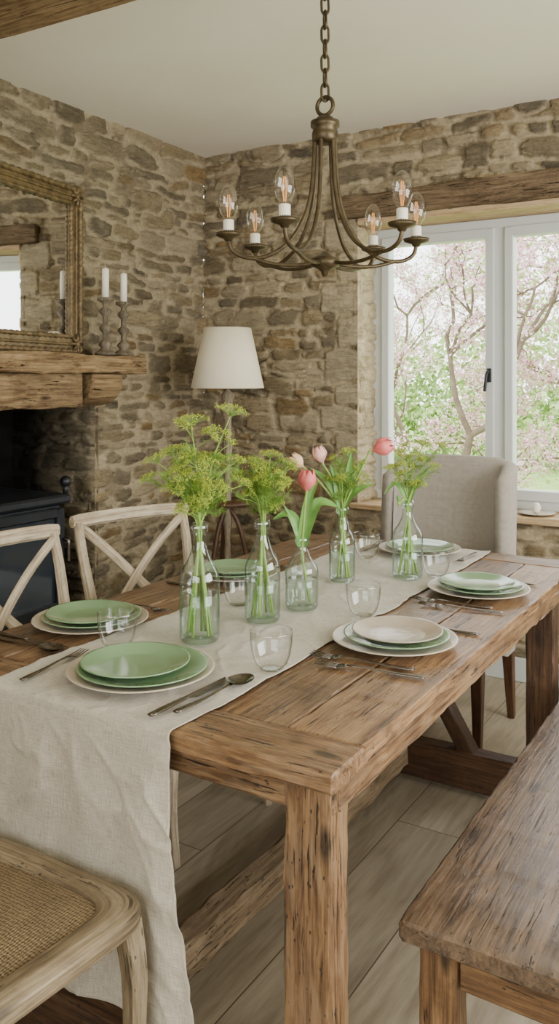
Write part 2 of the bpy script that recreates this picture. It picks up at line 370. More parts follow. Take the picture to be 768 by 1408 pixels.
# ------------------------------------------------------------------ numpy noise and stone panels
_lat = {}
def vn(u, v, sc, seed):
    if seed not in _lat: _lat[seed] = np.random.RandomState(seed).uniform(-1, 1, (257, 257))
    L = _lat[seed]; x = u*sc+1000; y = v*sc+1000
    ix = np.floor(x).astype(int); iy = np.floor(y).astype(int); fx = x-ix; fy = y-iy
    fx = fx*fx*(3-2*fx); fy = fy*fy*(3-2*fy); ix %= 256; iy %= 256
    return (L[ix, iy]*(1-fx)+L[ix+1, iy]*fx)*(1-fy)+(L[ix, iy+1]*(1-fx)+L[ix+1, iy+1]*fx)*fy
def fb(u, v, sc, seed): return 0.55*vn(u, v, sc, seed)+0.3*vn(u, v, sc*2.1, seed+1)+0.15*vn(u, v, sc*4.3, seed+2)
PAL = [lin(c)[:3] for c in ((140, 125, 96), (128, 115, 91), (154, 138, 108), (121, 109, 88), (146, 127, 95), (162, 147, 118), (134, 121, 97), (144, 128, 98), (128, 116, 94), (115, 105, 87), (148, 123, 84))]
MORT = np.array(lin((190, 174, 143))[:3])
WX0, WX1, WZ0, WZ1, WD = -1.93, 0.10, 0.76, 2.234, 0.24
def sstep(a, b_, x):
    t = np.clip((x-a)/(b_-a), 0, 1); return t*t*(3-2*t)
def stones(u, v, seed, bright=1.0):
    rs = np.random.RandomState(seed)
    uw = u+0.035*fb(u, v, 4.0, seed+10)+0.018*fb(u, v, 17, seed+20)
    vw = v+0.038*fb(u, v, 1.7, seed+30)+0.016*fb(u, v, 9, seed+40)
    H = np.zeros_like(u); A = np.zeros_like(u); C = np.tile(MORT, (len(u), 1))
    ed = 0.006*fb(u, v, 26, seed+50)+0.004*fb(u, v, 70, seed+55)
    def put(idx, uc, vc, hw, hh, ang, p, col, cov, rel, U=uw, V=vw):
        a = U[idx]-uc; b_ = V[idx]-vc; ca, sa = np.cos(ang), np.sin(ang)
        a2 = a*ca+b_*sa; b2 = -a*sa+b_*ca
        e = (np.abs(a2/hw)**p+np.abs(b2/hh)**p)**(1/p)
        d = (1-e)*np.minimum(hw, hh)*1.0+ed[idx]
        mk = sstep(-0.001, 0.005, d)
        h = mk*rel*(0.85+0.15*sstep(0, 0.02, d))
        upd = h > H[idx]; ii = idx[upd]
        H[ii] = h[upd]; m_ = (mk*cov)[upd][:, None]
        C[ii] = MORT*(1-m_)+col[upd]*m_; A[ii] = (mk*cov)[upd]
    vb = [-0.3]
    while vb[-1] < 3.3: vb.append(vb[-1]+(rs.uniform(0.036, 0.074) if rs.rand() < 0.78 else rs.uniform(0.08, 0.12)))
    ri = np.searchsorted(vb, vw)-1
    for r_ in range(len(vb)-1):
        ub = [-5.0+rs.rand()*0.2]; rh = vb[r_+1]-vb[r_]
        while ub[-1] < 6.5: ub.append(ub[-1]+rs.uniform(0.09, 0.20)*(1 if rs.rand() < 0.62 else 1.75)*(0.75+rh*4))
        ub = np.array(ub); ns = len(ub)-1
        gap = rs.uniform(0.003, 0.015, ns); hw = (ub[1:]-ub[:-1])/2-gap; hh = rh/2*rs.uniform(0.64, 0.95, ns)
        uc = (ub[1:]+ub[:-1])/2; vc = (vb[r_]+vb[r_+1])/2+rs.uniform(-0.007, 0.007, ns)
        col = np.array(PAL)[rs.randint(0, 10, ns)]; och = rs.rand(ns) < 0.06; col[och] = PAL[10]
        col = col*rs.uniform(0.72, 1.16, ns)[:, None]
        cov = np.where(rs.rand(ns) < 0.18, rs.uniform(0.2, 0.6, ns), rs.uniform(0.85, 1.0, ns))
        an = rs.uniform(-0.09, 0.09, ns); pp = rs.uniform(2.2, 6.0, ns); re = rs.uniform(0.009, 0.026, ns)
        sel = np.where(ri == r_)[0]
        if not len(sel): continue
        k = np.clip(np.searchsorted(ub, uw[sel])-1, 0, ns-1)
        put(sel, uc[k], vc[k], hw[k], hh[k], an[k], pp[k], col[k], cov[k], re[k])
    for q in range(38):
        uc = rs.uniform(-3.2, 4.2); vc = rs.uniform(0, 2.75); hw = rs.uniform(0.07, 0.14); hh = hw*rs.uniform(0.34, 0.55)
        an = rs.uniform(-0.1, 0.1); pp = rs.uniform(2.6, 5); cc = np.array(PAL[rs.randint(0, 11)])*rs.uniform(0.85, 1.2)
        sel = np.where((np.abs(uw-uc) < hw*1.3) & (np.abs(vw-vc) < hh*1.4))[0]
        if not len(sel): continue
        a = (uw[sel]-uc)/(hw+0.012); b_ = (vw[sel]-vc)/(hh+0.012)
        s2 = sel[(a**4+b_**4) < 1]; H[s2] = 0; C[s2] = MORT; A[s2] = 0
        put(sel, uc, vc, hw, hh, an, pp, np.tile(cc, (len(sel), 1)), 1.0, 0.024)
    if seed == 11:  # paler blocks beside the window: its light put into the wall colour
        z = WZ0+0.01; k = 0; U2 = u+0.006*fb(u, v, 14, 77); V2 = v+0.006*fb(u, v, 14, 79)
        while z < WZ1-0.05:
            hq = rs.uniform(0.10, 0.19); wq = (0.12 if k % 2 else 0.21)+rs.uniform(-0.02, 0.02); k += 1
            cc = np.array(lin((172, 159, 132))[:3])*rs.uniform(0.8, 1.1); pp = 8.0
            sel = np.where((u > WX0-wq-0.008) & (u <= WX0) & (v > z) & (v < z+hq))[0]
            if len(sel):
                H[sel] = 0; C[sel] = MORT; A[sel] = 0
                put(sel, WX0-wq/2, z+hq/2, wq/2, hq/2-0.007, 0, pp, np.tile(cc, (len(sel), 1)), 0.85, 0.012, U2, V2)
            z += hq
    sm = (sstep(0.1, 0.5, fb(u, v, 6, seed+80))*0.4*sstep(-0.2, 0.3, fb(u, v, 30, seed+84)))[:, None]
    C = C*(1-sm)+MORT*0.95*sm
    oj = ((A < 0.25)*sstep(0.12, 0.38, fb(u, v, 9, seed+90))*0.5)[:, None]
    C = C*(1-oj)+np.array(lin((98, 84, 62))[:3])*oj; H -= oj[:, 0]*0.016
    H += 0.006*fb(u, v, 6, seed+60)+0.003*fb(u, v, 35, seed+65)
    sh = 1+0.12*fb(u, v, 0.9, seed+70)
    C = C*sh[:, None]*bright
    return H, C, A
class StoneMesh:
    def __init__(s): s.V = []; s.F = []; s.C = []; s.n = 0
    def panel(s, o, ua, va, nn, u0, u1, v0, v1, res, seed, bright=1.0, dark=None, flatw=None, taper=(), back=True):
        nu = max(1, int(round((u1-u0)/res))); nv = max(1, int(round((v1-v0)/res)))
        uu, vv = np.meshgrid(np.linspace(u0, u1, nu+1), np.linspace(v0, v1, nv+1)); u = uu.ravel(); v = vv.ravel()
        H, C, A = stones(u, v, seed, bright)
        for side, tgt, va0, va1 in taper:
            dd = (u-u0) if side == 'u0' else (u1-u)
            k = np.where((v >= va0) & (v <= va1), sstep(0, 0.022, dd), 1.0); H = tgt+(H-tgt)*k
        if flatw is not None: C = C*(1-flatw)+MORT*bright*flatw; A = A*(1-flatw)
        if dark is not None: C = C*dark(u, v)[:, None]
        o = np.array(o); P = o+np.outer(u, ua)+np.outer(v, va)+np.outer(H, nn)
        idx = np.arange((nu+1)*(nv+1)).reshape(nv+1, nu+1)
        F = np.stack([idx[:-1, :-1], idx[:-1, 1:], idx[1:, 1:], idx[1:, :-1]], -1).reshape(-1, 4)
        if np.dot(np.cross(ua, va), nn) < 0: F = F[:, ::-1]
        s.V.append(P); s.F.append(F+s.n); s.C.append(np.concatenate([C, A[:, None]], 1)); s.n += len(P)
        if back: s.back(o, ua, va, nn, u0-(0.0 if any(t[0] == 'u0' for t in taper) else 0.02), u1+(0.0 if any(t[0] == 'u1' for t in taper) else 0.02), v0, v1)
    def back(s, o, ua, va, nn, u0, u1, v0, v1):
        o = np.array(o)-np.array(nn)*0.024; ua = np.array(ua); va = np.array(va)
        P = np.array([o+ua*a+va*b_ for a, b_ in ((u0, v0), (u1, v0), (u1, v1), (u0, v1))])
        s.V.append(P); s.F.append(np.array([[0, 1, 2, 3]])+s.n); s.n += 4
        s.C.append(np.tile(np.append(MORT*0.6, 0), (4, 1)))
    def obj(s, name, **props):
        return np_mesh(name, np.concatenate(s.V), np.concatenate(s.F), np.concatenate(s.C), M_STONE, None, props)
def np_mesh(name, V, F, C, mat, parent, props, smooth=True):
    me = bpy.data.meshes.new(name); k = F.shape[1]
    me.vertices.add(len(V)); me.vertices.foreach_set('co', V.astype(np.float32).ravel())
    me.loops.add(F.size); me.loops.foreach_set('vertex_index', F.astype(np.int32).ravel())
    me.polygons.add(len(F)); me.polygons.foreach_set('loop_start', np.arange(0, F.size, k, dtype=np.int32))
    me.polygons.foreach_set('loop_total', np.full(len(F), k, dtype=np.int32))
    me.polygons.foreach_set('use_smooth', np.full(len(F), smooth))
    me.update(calc_edges=True)
    a = me.attributes.new('Col', 'FLOAT_COLOR', 'POINT'); a.data.foreach_set('color', C.astype(np.float32).ravel())
    me.materials.append(mat)
    o = bpy.data.objects.new(name, me); COL.objects.link(o)
    if parent: o.parent = parent
    for kk, vv in props.items(): o[kk] = vv
    return o

# ------------------------------------------------------------------ room
XL, XR, YB, YF, ZC = -2.92, 1.9, 3.98, -1.7, 2.69
ST = dict(kind='structure')
RES = 0.007
sb = StoneMesh()
ex, ey, ez = (1, 0, 0), (0, 1, 0), (0, 0, 1)
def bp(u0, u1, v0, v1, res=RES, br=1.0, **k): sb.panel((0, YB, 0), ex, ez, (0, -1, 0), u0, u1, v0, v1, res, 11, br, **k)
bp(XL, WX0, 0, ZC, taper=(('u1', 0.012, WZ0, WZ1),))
bp(WX0, WX1, 0, WZ0, 0.012); bp(WX0, WX1, WZ1, ZC); bp(WX1, XR, 0, ZC, 0.03)
sb.panel((WX0, 0, 0), ey, ez, (1, 0, 0), YB-0.012, YB+WD, WZ0, WZ1, RES, 15, 1.25, flatw=0.7, taper=(('u0', 0.0, 0, 9),))
sb.panel((WX1, 0, 0), ey, ez, (-1, 0, 0), YB-0.012, YB+WD, WZ0, WZ1, 0.03, 15, 1.25, flatw=0.7, taper=(('u0', 0.0, 0, 9),))
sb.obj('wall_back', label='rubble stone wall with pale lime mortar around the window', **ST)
OY0, OY1, OZ = 1.95, 3.066, 1.36
sl = StoneMesh()
def lp(u0, u1, v0, v1, res=RES, **k): sl.panel((XL, 0, 0), ey, ez, (1, 0, 0), u0, u1, v0, v1, res, 31, 0.93, **k)
lp(OY1, YB, 0, ZC, taper=(('u0', 0.012, 0, OZ-0.03),)); lp(OY0, OY1, OZ, ZC); lp(YF, OY0, 0, ZC, 0.03)
dk = lambda u, v: np.clip(1-(XL-u)*2.4, 0.04, 1)  # cheek stones darken inwards: recess shade put into their colour
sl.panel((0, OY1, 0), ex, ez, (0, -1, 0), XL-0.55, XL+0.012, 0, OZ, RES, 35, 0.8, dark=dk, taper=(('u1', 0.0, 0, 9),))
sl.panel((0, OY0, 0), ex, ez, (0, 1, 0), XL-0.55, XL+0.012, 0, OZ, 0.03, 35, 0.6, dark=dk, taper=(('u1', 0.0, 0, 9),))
sl.obj('wall_left', label='rubble stone chimney wall with a fireplace opening', **ST)
mb = MB(); mb.box(XL-0.62, XL-0.55, OY0-0.05, OY1+0.05, 0, OZ+0.3, ch=0.001); mb.box(XL-0.6, XL-0.05, OY0, OY1, OZ+0.02, OZ+0.1, ch=0.001)
mb.obj('wall_firebox', M_SOOT, label='soot-black back of the fireplace recess', **ST)
mb = MB(); mb.box(XL-0.55, XL+0.02, OY0+0.01, OY1-0.03, -0.0, 0.29, ch=0.01)
mb.obj('trim_hearth', M_SOOT, label='raised dark stone hearth inside the fireplace', **ST)
def quad(name, pts, mat, **pr):
    mb = MB(); mb.add(pts, [(0, 1, 2, 3)], pts); return mb.obj(name, mat, **pr)
mb = MB()
def rect(mb, pl, a0, a1, b0, b1, axis):
    pts = [(pl, a0, b0), (pl, a1, b0), (pl, a1, b1), (pl, a0, b1)] if axis == 'x' else [(a0, pl, b0), (a1, pl, b0), (a1, pl, b1), (a0, pl, b1)]
    mb.add(pts, [(0, 1, 2, 3)], pts)
for a in ((YF, 0.2, 0, ZC), (3.0, YB, 0, ZC), (0.2, 3.0, 0, 0.75), (0.2, 3.0, 2.3, ZC)): rect(mb, XR, *a, 'x')
mb.obj('wall_right', M_PLASTER, label='plain plastered wall with a wide opening added to let daylight in', **ST)  # unseen wall; its opening is added so sky light reaches the room
mb = MB()
for a in ((XL, -1.6, 0, ZC), (1.2, XR, 0, ZC), (-1.6, 1.2, 0, 0.75), (-1.6, 1.2, 2.3, ZC)): rect(mb, YF, *a, 'y')
mb.obj('wall_front', M_PLASTER, label='plain plastered wall with an opening added to let daylight in', **ST)  # unseen wall behind the camera, opening added for sky light
quad('floor', [(XL-0.6, YF, 0), (XR, YF, 0), (XR, YB+0.02, 0), (XL-0.6, YB+0.02, 0)], M_FLOOR, label='greyed oak plank floor', **ST)
quad('ceiling', [(XL-0.02, YF, ZC), (XR, YF, ZC), (XR, YB+0.02, ZC), (XL-0.02, YB+0.02, ZC)], M_CEIL, label='off-white plastered ceiling', **ST)
mb = MB(); mb.box(WX0, XR, YB-0.042, YB-0.02, 0, 0.11, ch=0.004); mb.obj('baseboard_back', M_WHITE, label='white painted baseboard', **ST)
mb = MB(); mb.box(XL+0.02, XR-0.02, 1.60, 1.87, 2.49, 2.75, n=24, ch=0.015, jit=0.006); mb.obj('trim_ceiling_beam', M_OLDBEAM, label='old oak ceiling beam', **ST)
mb = MB(); mb.box(-2.06, 0.3, YB-0.05, YB+0.05, 2.238, 2.362, n=34, ch=0.009, jit=0.008); mb.obj('trim_lintel', M_LINTEL, label='dark weathered oak lintel over the window', **ST)
mb = MB(); mb.box(WX0, WX1, YB-0.02, YB+WD+0.1, 2.205, 2.24, n=6, ch=0.004, jit=0.002); mb.obj('trim_soffit', M_SOFFIT, label='pale wooden soffit board', **ST)
mb = MB(); mb.box(WX0-0.03, WX1+0.03, YB-0.055, YB+WD, 0.735, 0.768, n=6, ch=0.006, jit=0.002); mb.obj('trim_window_sill', M_SOFFIT, label='pale wooden window sill', **ST)
# window
wn = bpy.data.objects.new('window_1', None); COL.objects.link(wn); wn.location = (0, YB+WD-0.02, 0); wn['kind'] = 'structure'; wn['label'] = 'white framed casement window with black handle'; wn['category'] = 'window'
z0, z1 = 0.768, 2.205
mb = MB(); fw = 0.05
mb.box(WX0, WX1, -0.035, 0.035, z0, z0+fw, ch=0.003); mb.box(WX0, WX1, -0.035, 0.035, z1-fw, z1, ch=0.003)
mull = [WX0+0.025, -1.245, -0.56, WX1-0.025]
for x in mull: mb.box(x-0.027, x+0.027, -0.034, 0.034, z0+fw-0.006, z1-fw+0.006, ch=0.001)
mb.obj('frame', M_WHITE, wn)
for i in range(3):
    xa, xb = mull[i]+0.025, mull[i+1]-0.025; mb = MB(); s_ = 0.045
    mb.box(xa, xa+s_, -0.05, 0.02, z0+fw-0.004, z1-fw+0.004, ch=0.005); mb.box(xb-s_, xb, -0.05, 0.02, z0+fw-0.004, z1-fw+0.004, ch=0.005)
    mb.box(xa+s_-0.006, xb-s_+0.006, -0.049, 0.019, z0+fw-0.004, z0+fw+s_, ch=0.002); mb.box(xa+s_-0.006, xb-s_+0.006, -0.049, 0.019, z1-fw-s_, z1-fw+0.004, ch=0.002)
    so = mb.obj('sash', M_WHITE, wn)
    mb = MB(); rect(mb, -0.01, xa+s_, xb-s_, z0+fw+s_, z1-fw-s_, 'y'); mb.obj('glass_pane', M_PANE, so)
    hx = xb-s_/2
    mb = MB(); mb.box(hx-0.012, hx+0.012, -0.062, -0.05, 1.39, 1.46, ch=0.003)
    mb.tube(cat([(hx, -0.06, 1.445), (hx, -0.085, 1.44), (hx-0.005, -0.09, 1.41), (hx-0.012, -0.09, 1.345)], 5), 0.008, 8)
    mb.obj('window_handle', M_BLACK, so, label='black window handle')

# ------------------------------------------------------------------ mantel
e = empty('mantel_shelf', (0, 0, 1.29), 'rough-hewn oak mantel beam above the fireplace', 'mantel')
mb = MB(); mb.box(XL+0.0, -2.66, 1.6, 3.17, 0.142, 0.225, n=40, ch=0.008, jit=0.006)
mb.obj('shelf', M_OLDBEAM, e)
mb = MB(); mb.box(XL, -2.715, 1.6, 2.80, -0.01, 0.144, n=34, ch=0.010, jit=0.006, rn=0.0); mb.obj('beam', M_OLDBEAM, e)
mb = MB(); prof = [(0, 0.143), (0.215, 0.143), (0.222, 0.10), (0.215, 0.065), (0.19, 0.03), (0.15, 0.005), (0.10, -0.01), (0.0, -0.012)]
n_ = len(prof); vs = [(XL+a, y, b_) for y in (2.84, 3.04) for a, b_ in prof]
fs = [tuple(range(n_)), tuple(range(2*n_-1, n_-1, -1))]+[(i, i+n_, (i+1) % n_+n_, (i+1) % n_) for i in range(n_)]
mb.add(vs, fs, [(q[1]*1.0, q[0], q[2]) for q in vs]); o = mb.obj('corbel', M_OLDBEAM, e)
bv = o.modifiers.new('b', 'BEVEL'); bv.width = 0.016; bv.segments = 3

# mirror (leaning turned slightly towards the window wall)
W, Hh, fwid = 0.585, 0.775, 0.088
ya_ = math.radians(8.5)
e = empty('wall_mirror', (-2.880+W*math.sin(ya_), 2.925-W*math.cos(ya_), 1.523), 'large antique gilt framed mirror on the mantel', 'mirror', ya_)
mb = MB()
for (a, b_) in (((0, -W, fwid/2), (0, W, fwid/2)), ((0, -W, Hh-fwid/2), (0, W, Hh-fwid/2))): mb.beam(a, b_, 0.035, fwid, ch=0.008, jit=0.001, n=12)
for y in (-W+fwid/2, W-fwid/2): mb.beam((0.001, y, 0), (0.001, y, Hh), 0.035, fwid, up=(0, 1, 0), ch=0.008, jit=0.001, n=10)
for ins, r_, xo in ((0.011, 0.013, 0.02), (0.044, 0.007, 0.02), (fwid-0.009, 0.010, 0.018)):
    c4 = [(xo, -W+ins, ins), (xo, W-ins, ins), (xo, W-ins, Hh-ins), (xo, -W+ins, Hh-ins)]
    for i in range(4):
        a = Vector(c4[i]); b2 = Vector(c4[(i+1) % 4]); k = 90
        mb.tube([a.lerp(b2, q/k) for q in range(k+1)], [r_*(1+0.25*math.sin(q*1.9)) for q in range(k+1)], 8)
for sy in (-1, 1):
    for zz in (0.045, Hh-0.045):
        for q in range(9):   # carved leaf sprays radiating from each corner
            a = q/8*math.pi*2; L_ = 0.045 if q % 2 else 0.06
            cy_, cz_ = sy*(W-0.047), zz
            mb.tube([(0.026, cy_, cz_), (0.032, cy_+math.cos(a)*L_*0.5, cz_+math.sin(a)*L_*0.5), (0.022, cy_+math.cos(a)*L_*0.85, cz_+math.sin(a)*L_*0.85)], [0.006, 0.010, 0.003], 8, flat=0.7)
        mb.sphere((0.028, sy*(W-0.047), zz), 0.014, 10, 6)
mb.obj('frame', M_GOLD, e)
mb = MB(); i_ = fwid-0.005; pts = [(0.008, -W+i_, i_), (0.008, W-i_, i_), (0.008, W-i_, Hh-i_), (0.008, -W+i_, Hh-i_)]
mb.add(pts, [(0, 1, 2, 3)], pts); mb.obj('mirror_glass', M_MIRROR, e)

# candlesticks
def candlestick(loc, h, label):
    e = empty('candlestick', loc, label, 'candlestick', group='candlesticks on the mantel')
    pr = [(0.0, 0), (0.050, 0), (0.050, 0.010), (0.038, 0.018), (0.020, 0.032), (0.032, 0.048), (0.030, 0.058), (0.014, 0.072), (0.012, 0.10), (0.028, 0.120), (0.028, 0.130), (0.013, 0.142), (0.012, 0.18), (0.030, 0.200), (0.028, 0.210), (0.013, 0.222), (0.014, 0.238), (0.038, 0.252), (0.038, 0.264), (0.0, 0.265)]
    mb = MB(); mb.lathe([(r_, z*h/0.265) for r_, z in pr], 20); mb.obj('base', M_CSTICK, e)
    mb = MB(); mb.lathe([(0.0, h), (0.0165, h), (0.0165, h+0.13), (0.012, h+0.138), (0.0, h+0.139)], 14)
    mb.tube([(0, 0, h+0.137), (0.001, 0, h+0.15)], 0.001, 5); mb.obj('candle', M_CANDLE, e)
candlestick((-2.76, 2.98, 1.518), 0.27, 'turned weathered wood candlestick with white candle beside the mirror')
candlestick((-2.745, 3.09, 1.518), 0.258, 'shorter turned wood candlestick with white candle')

# stove
e = empty('wood_stove', (-3.02, 2.45, 0.29), 'black wood-burning stove with glass door on the hearth', 'stove')
mb = MB(); mb.box(-0.20, 0.20, -0.31, 0.31, 0.05, 0.56, ch=0.012); mb.box(-0.23, 0.24, -0.335, 0.335, 0.56, 0.60, ch=0.01)
for y in (-0.27, 0.27):
    for x in (-0.16, 0.16): mb.box(x-0.02, x+0.02, y-0.02, y+0.02, 0, 0.055, ch=0.004)
mb.obj('body', M_BLACK, e)
mb = MB()
for y in (-0.28, 0.28): mb.box(0.20, 0.232, y-0.022, y+0.022, 0.08, 0.54, ch=0.006)
for z in (0.10, 0.52): mb.box(0.20, 0.232, -0.26, 0.26, z-0.022, z+0.022, ch=0.006)
dr = mb.obj('door', M_BLACK, e)
mb = MB(); mb.box(0.203, 0.210, -0.258, 0.258, 0.122, 0.498, ch=0.001); mb.obj('door_glass', M_STOVEGL, dr)
mb = MB(); mb.tube(cat([(0.225, 0.29, 0.40), (0.26, 0.29, 0.40), (0.265, 0.29, 0.36), (0.265, 0.29, 0.30)], 4), 0.008, 8); mb.obj('handle', M_STEEL, dr)
mb = MB(); mb.tube([(0.22, 0.315, 0.60), (0.22, 0.315, 0.64)], 0.012, 8); mb.sphere((0.22, 0.315, 0.655), 0.026); mb.obj('finial', M_BLACK, e)

# ------------------------------------------------------------------ floor lamp
e = empty('floor_lamp', (-2.48, 3.58, 0), 'floor lamp with cream drum shade and turned wooden pole', 'lamp')
mb = MB(); mb.lathe([(0.187, 1.36), (0.188, 1.361), (0.121, 1.668), (0.119, 1.668), (0.185, 1.362), (0.187, 1.36)], 48)
mb.obj('lamp_shade', M_SHADE, e)
mb = MB(); pr = [(0.0, 0.30), (0.02, 0.30), (0.03, 0.36), (0.018, 0.42), (0.014, 0.60), (0.026, 0.68), (0.018, 0.74), (0.020, 0.80), (0.020, 1.0), (0.026, 1.06), (0.020, 1.1), (0.019, 1.20), (0.034, 1.235), (0.038, 1.25), (0.022, 1.275), (0.030, 1.30), (0.036, 1.325), (0.016, 1.345), (0.010, 1.36), (0.006, 1.52), (0, 1.52)]
mb.lathe(pr, 20); mb.obj('pole', M_STAND, e)
mb = MB(); mb.lathe([(0, 0.765), (0.13, 0.765), (0.135, 0.775), (0.13, 0.785), (0, 0.785)], 32); mb.obj('tray_shelf', M_DARKLEG, e)
mb = MB()
for k in range(3):
    a = math.radians(20+120*k); f = lambda r_, z: (r_*math.cos(a), r_*math.sin(a), z)
    pts = cat([f(0.015, 0.74), f(0.06, 0.66), f(0.10, 0.50), f(0.12, 0.3), f(0.17, 0.12), f(0.23, 0.012)], 6)
    mb.tube(pts, lerpl([0.012, 0.012, 0.011, 0.012], len(pts)), 8)
mb.obj('base', M_DARKLEG, e)
mb = MB()
for k in range(3):
    a = math.radians(120*k); mb.tube([(0, 0, 1.5), (0.15*math.cos(a), 0.15*math.sin(a), 1.51)], 0.003, 6)
mb.obj('shade_fitter', M_BRONZE, e)

# ------------------------------------------------------------------ chandelier
CX, CY = -1.16, 2.17
e = empty('chandelier', (CX, CY, 0), 'aged bronze six arm chandelier with clear candle bulbs on a chain', 'chandelier')
mb = MB(); mb.lathe([(0.0, 2.165), (0.022, 2.163), (0.03, 2.155), (0.042, 2.15), (0.042, 2.135), (0.034, 2.13), (0.038, 2.115), (0.038, 2.095), (0.03, 2.088), (0, 2.088)], 24)
mb.tube([(0.026*math.cos(t), 0, 2.195+0.026*math.sin(t)) for t in np.linspace(0, 2*math.pi, 25)[:-1]], 0.006, 8, closed=True)
mb.obj('top_hub', M_BRONZE, e)
mb = MB(); mb.lathe([(0, 1.70), (0.008, 1.703), (0.012, 1.715), (0.02, 1.722), (0.042, 1.732), (0.042, 1.752), (0.02, 1.76), (0.008, 1.772), (0, 1.776)], 20)
mb.obj('bottom_hub', M_BRONZE, e)
mb = MB(); z = 2.235; k = 0
while z < 2.66:
    pts = []
    for t in np.linspace(0, 2*math.pi, 17)[:-1]:
        a = 0.011*math.cos(t); zz = z+0.018*math.sin(t)+(0.008 if math.sin(t) > 0 else -0.008)
        pts.append((0.7*a, 0.7*a, zz) if k % 2 == 0 else (0.7*a, -0.7*a, zz))
    mb.tube(pts, 0.004, 6, closed=True); z += 0.042; k += 1
mb.obj('chain', M_BRONZE, e)
mb = MB(); mb.lathe([(0, 2.655), (0.03, 2.655), (0.055, 2.67), (0.06, 2.689), (0, 2.689)], 28); mb.obj('ceiling_rose', M_BRONZE, e)
for a0 in (245, 188, 138, 54, 12, -46):
    a = math.radians(a0+31.2); ca, sa = math.cos(a), math.sin(a); f = lambda r_, z: (r_*ca, r_*sa, z)
    mb = MB()
    mb.tube(cat([f(0.030, 2.10), f(0.034, 2.02), f(0.042, 1.94), f(0.062, 1.87), f(0.105, 1.80), f(0.17, 1.757), f(0.23, 1.752), f(0.268, 1.77), f(0.28, 1.80)], 6), 0.0060, 8)
    mb.tube(cat([f(0.02, 1.742), f(0.08, 1.733), f(0.15, 1.735), f(0.21, 1.750)], 5), 0.0055, 8)
    mb.lathe([(0, 1.795), (0.01, 1.797), (0.014, 1.805), (0.036, 1.812), (0.039, 1.82), (0.032, 1.818), (0.016, 1.815), (0.0155, 1.828), (0, 1.828)], 18, f(0.28, 0))
    ar = mb.obj('arm', M_BRONZE, e)
    mb = MB(); mb.lathe([(0.0155, 1.818), (0.0155, 1.856), (0.013, 1.858), (0, 1.858)], 16, f(0.28, 0)); mb.obj('candle_sleeve', M_CANDLE, ar)
    mb = MB(); mb.lathe([(0.010, 1.856), (0.013, 1.862), (0.023, 1.878), (0.0285, 1.896), (0.0285, 1.912), (0.025, 1.930), (0.017, 1.947), (0.008, 1.957), (0.0005, 1.960)], 20, f(0.28, 0)); bu = mb.obj('bulb', M_BULB, ar)
    mb = MB()
    for q in range(4):
        b1 = q*math.pi/2; c0 = Vector(f(0.28, 0))
        mb.tube([c0+Vector((0.003*math.cos(b1), 0.003*math.sin(b1), 1.865)), c0+Vector((0.007*math.cos(b1), 0.007*math.sin(b1), 1.90)), c0+Vector((0.003*math.cos(b1), 0.003*math.sin(b1), 1.93))], 0.0007, 5)
    mb.obj('filament', M_FIL, ar)

# ------------------------------------------------------------------ dining table
TX0, TX1, TY0, TY1, TZ = -1.728, -0.639, 1.22, 3.10, 0.76
e = empty('dining_table', (0, 0, 0), 'rustic reclaimed wood farmhouse dining table', 'table')
mb = MB(); bw = 0.125; n_ = 6; xs = [TX0, -1.56, -1.37, -1.185, -1.0, -0.80, TX1]
for i in range(n_): mb.box(xs[i]+0.0022, xs[i+1]-0.0022, TY0+bw+0.002, TY1-bw-0.002, TZ-0.036, TZ-R.uniform(0, 0.0014), n=60, ch=0.003, jit=0.0013, rn=(0.2, 0.8, 0.4, 0.9, 0.3, 0.95)[i])
for y, r5 in ((TY0, 0.55), (TY1-bw, 0.6)): mb.box(TX0+R.uniform(-.003, .003), TX1+0.002, y, y+bw, TZ-0.037, TZ, n=40, ch=0.004, jit=0.0022, rn=r5)
mb.obj('tabletop', M_TABLE, e)
mb = MB(); mb.box(TX0+0.01, TX1-0.02, TY0+0.05, TY1-0.05, TZ-0.038, TZ-0.0365, ch=0.0005)
za, zb = TZ-0.085, TZ-0.038
mb.box(TX0+0.04, TX1-0.012, TY0+0.02, TY0+0.045, za, zb, n=20, ch=0.003, jit=0.0014, rn=0.2); mb.box(TX0+0.04, TX1-0.012, TY1-0.06, TY1-0.035, za, zb, ch=0.003)
mb.box(TX1-0.035, TX1-0.010, TY0+0.045, TY1-0.06, za, zb, n=50, ch=0.004, jit=0.0025, rn=0.4); mb.box(TX0+0.01, TX0+0.035, TY0+0.045, TY1-0.06, za, zb, ch=0.003)
mb.obj('apron', M_TABLE, e)
for (xa, ya) in ((-0.741, 1.236), (-1.716, 1.236), (-0.741, 2.76), (-1.716, 2.76)):
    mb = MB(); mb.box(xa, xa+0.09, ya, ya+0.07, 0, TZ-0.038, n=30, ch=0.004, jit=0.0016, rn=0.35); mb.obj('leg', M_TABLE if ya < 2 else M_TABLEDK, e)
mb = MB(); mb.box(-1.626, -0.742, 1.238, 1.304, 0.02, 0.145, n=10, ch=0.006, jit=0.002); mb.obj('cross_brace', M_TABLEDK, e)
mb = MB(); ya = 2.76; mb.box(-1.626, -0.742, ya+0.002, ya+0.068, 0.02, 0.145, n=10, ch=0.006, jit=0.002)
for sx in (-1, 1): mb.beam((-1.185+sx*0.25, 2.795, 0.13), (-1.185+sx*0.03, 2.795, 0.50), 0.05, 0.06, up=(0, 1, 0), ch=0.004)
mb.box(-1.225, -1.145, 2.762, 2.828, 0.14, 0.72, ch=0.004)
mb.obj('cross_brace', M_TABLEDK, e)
mb = MB(); mb.box(-1.225, -1.145, 1.306, 2.76, 0.055, 0.135, n=30, ch=0.010, jit=0.005); mb.obj('stretcher', M_STRETCH, e)

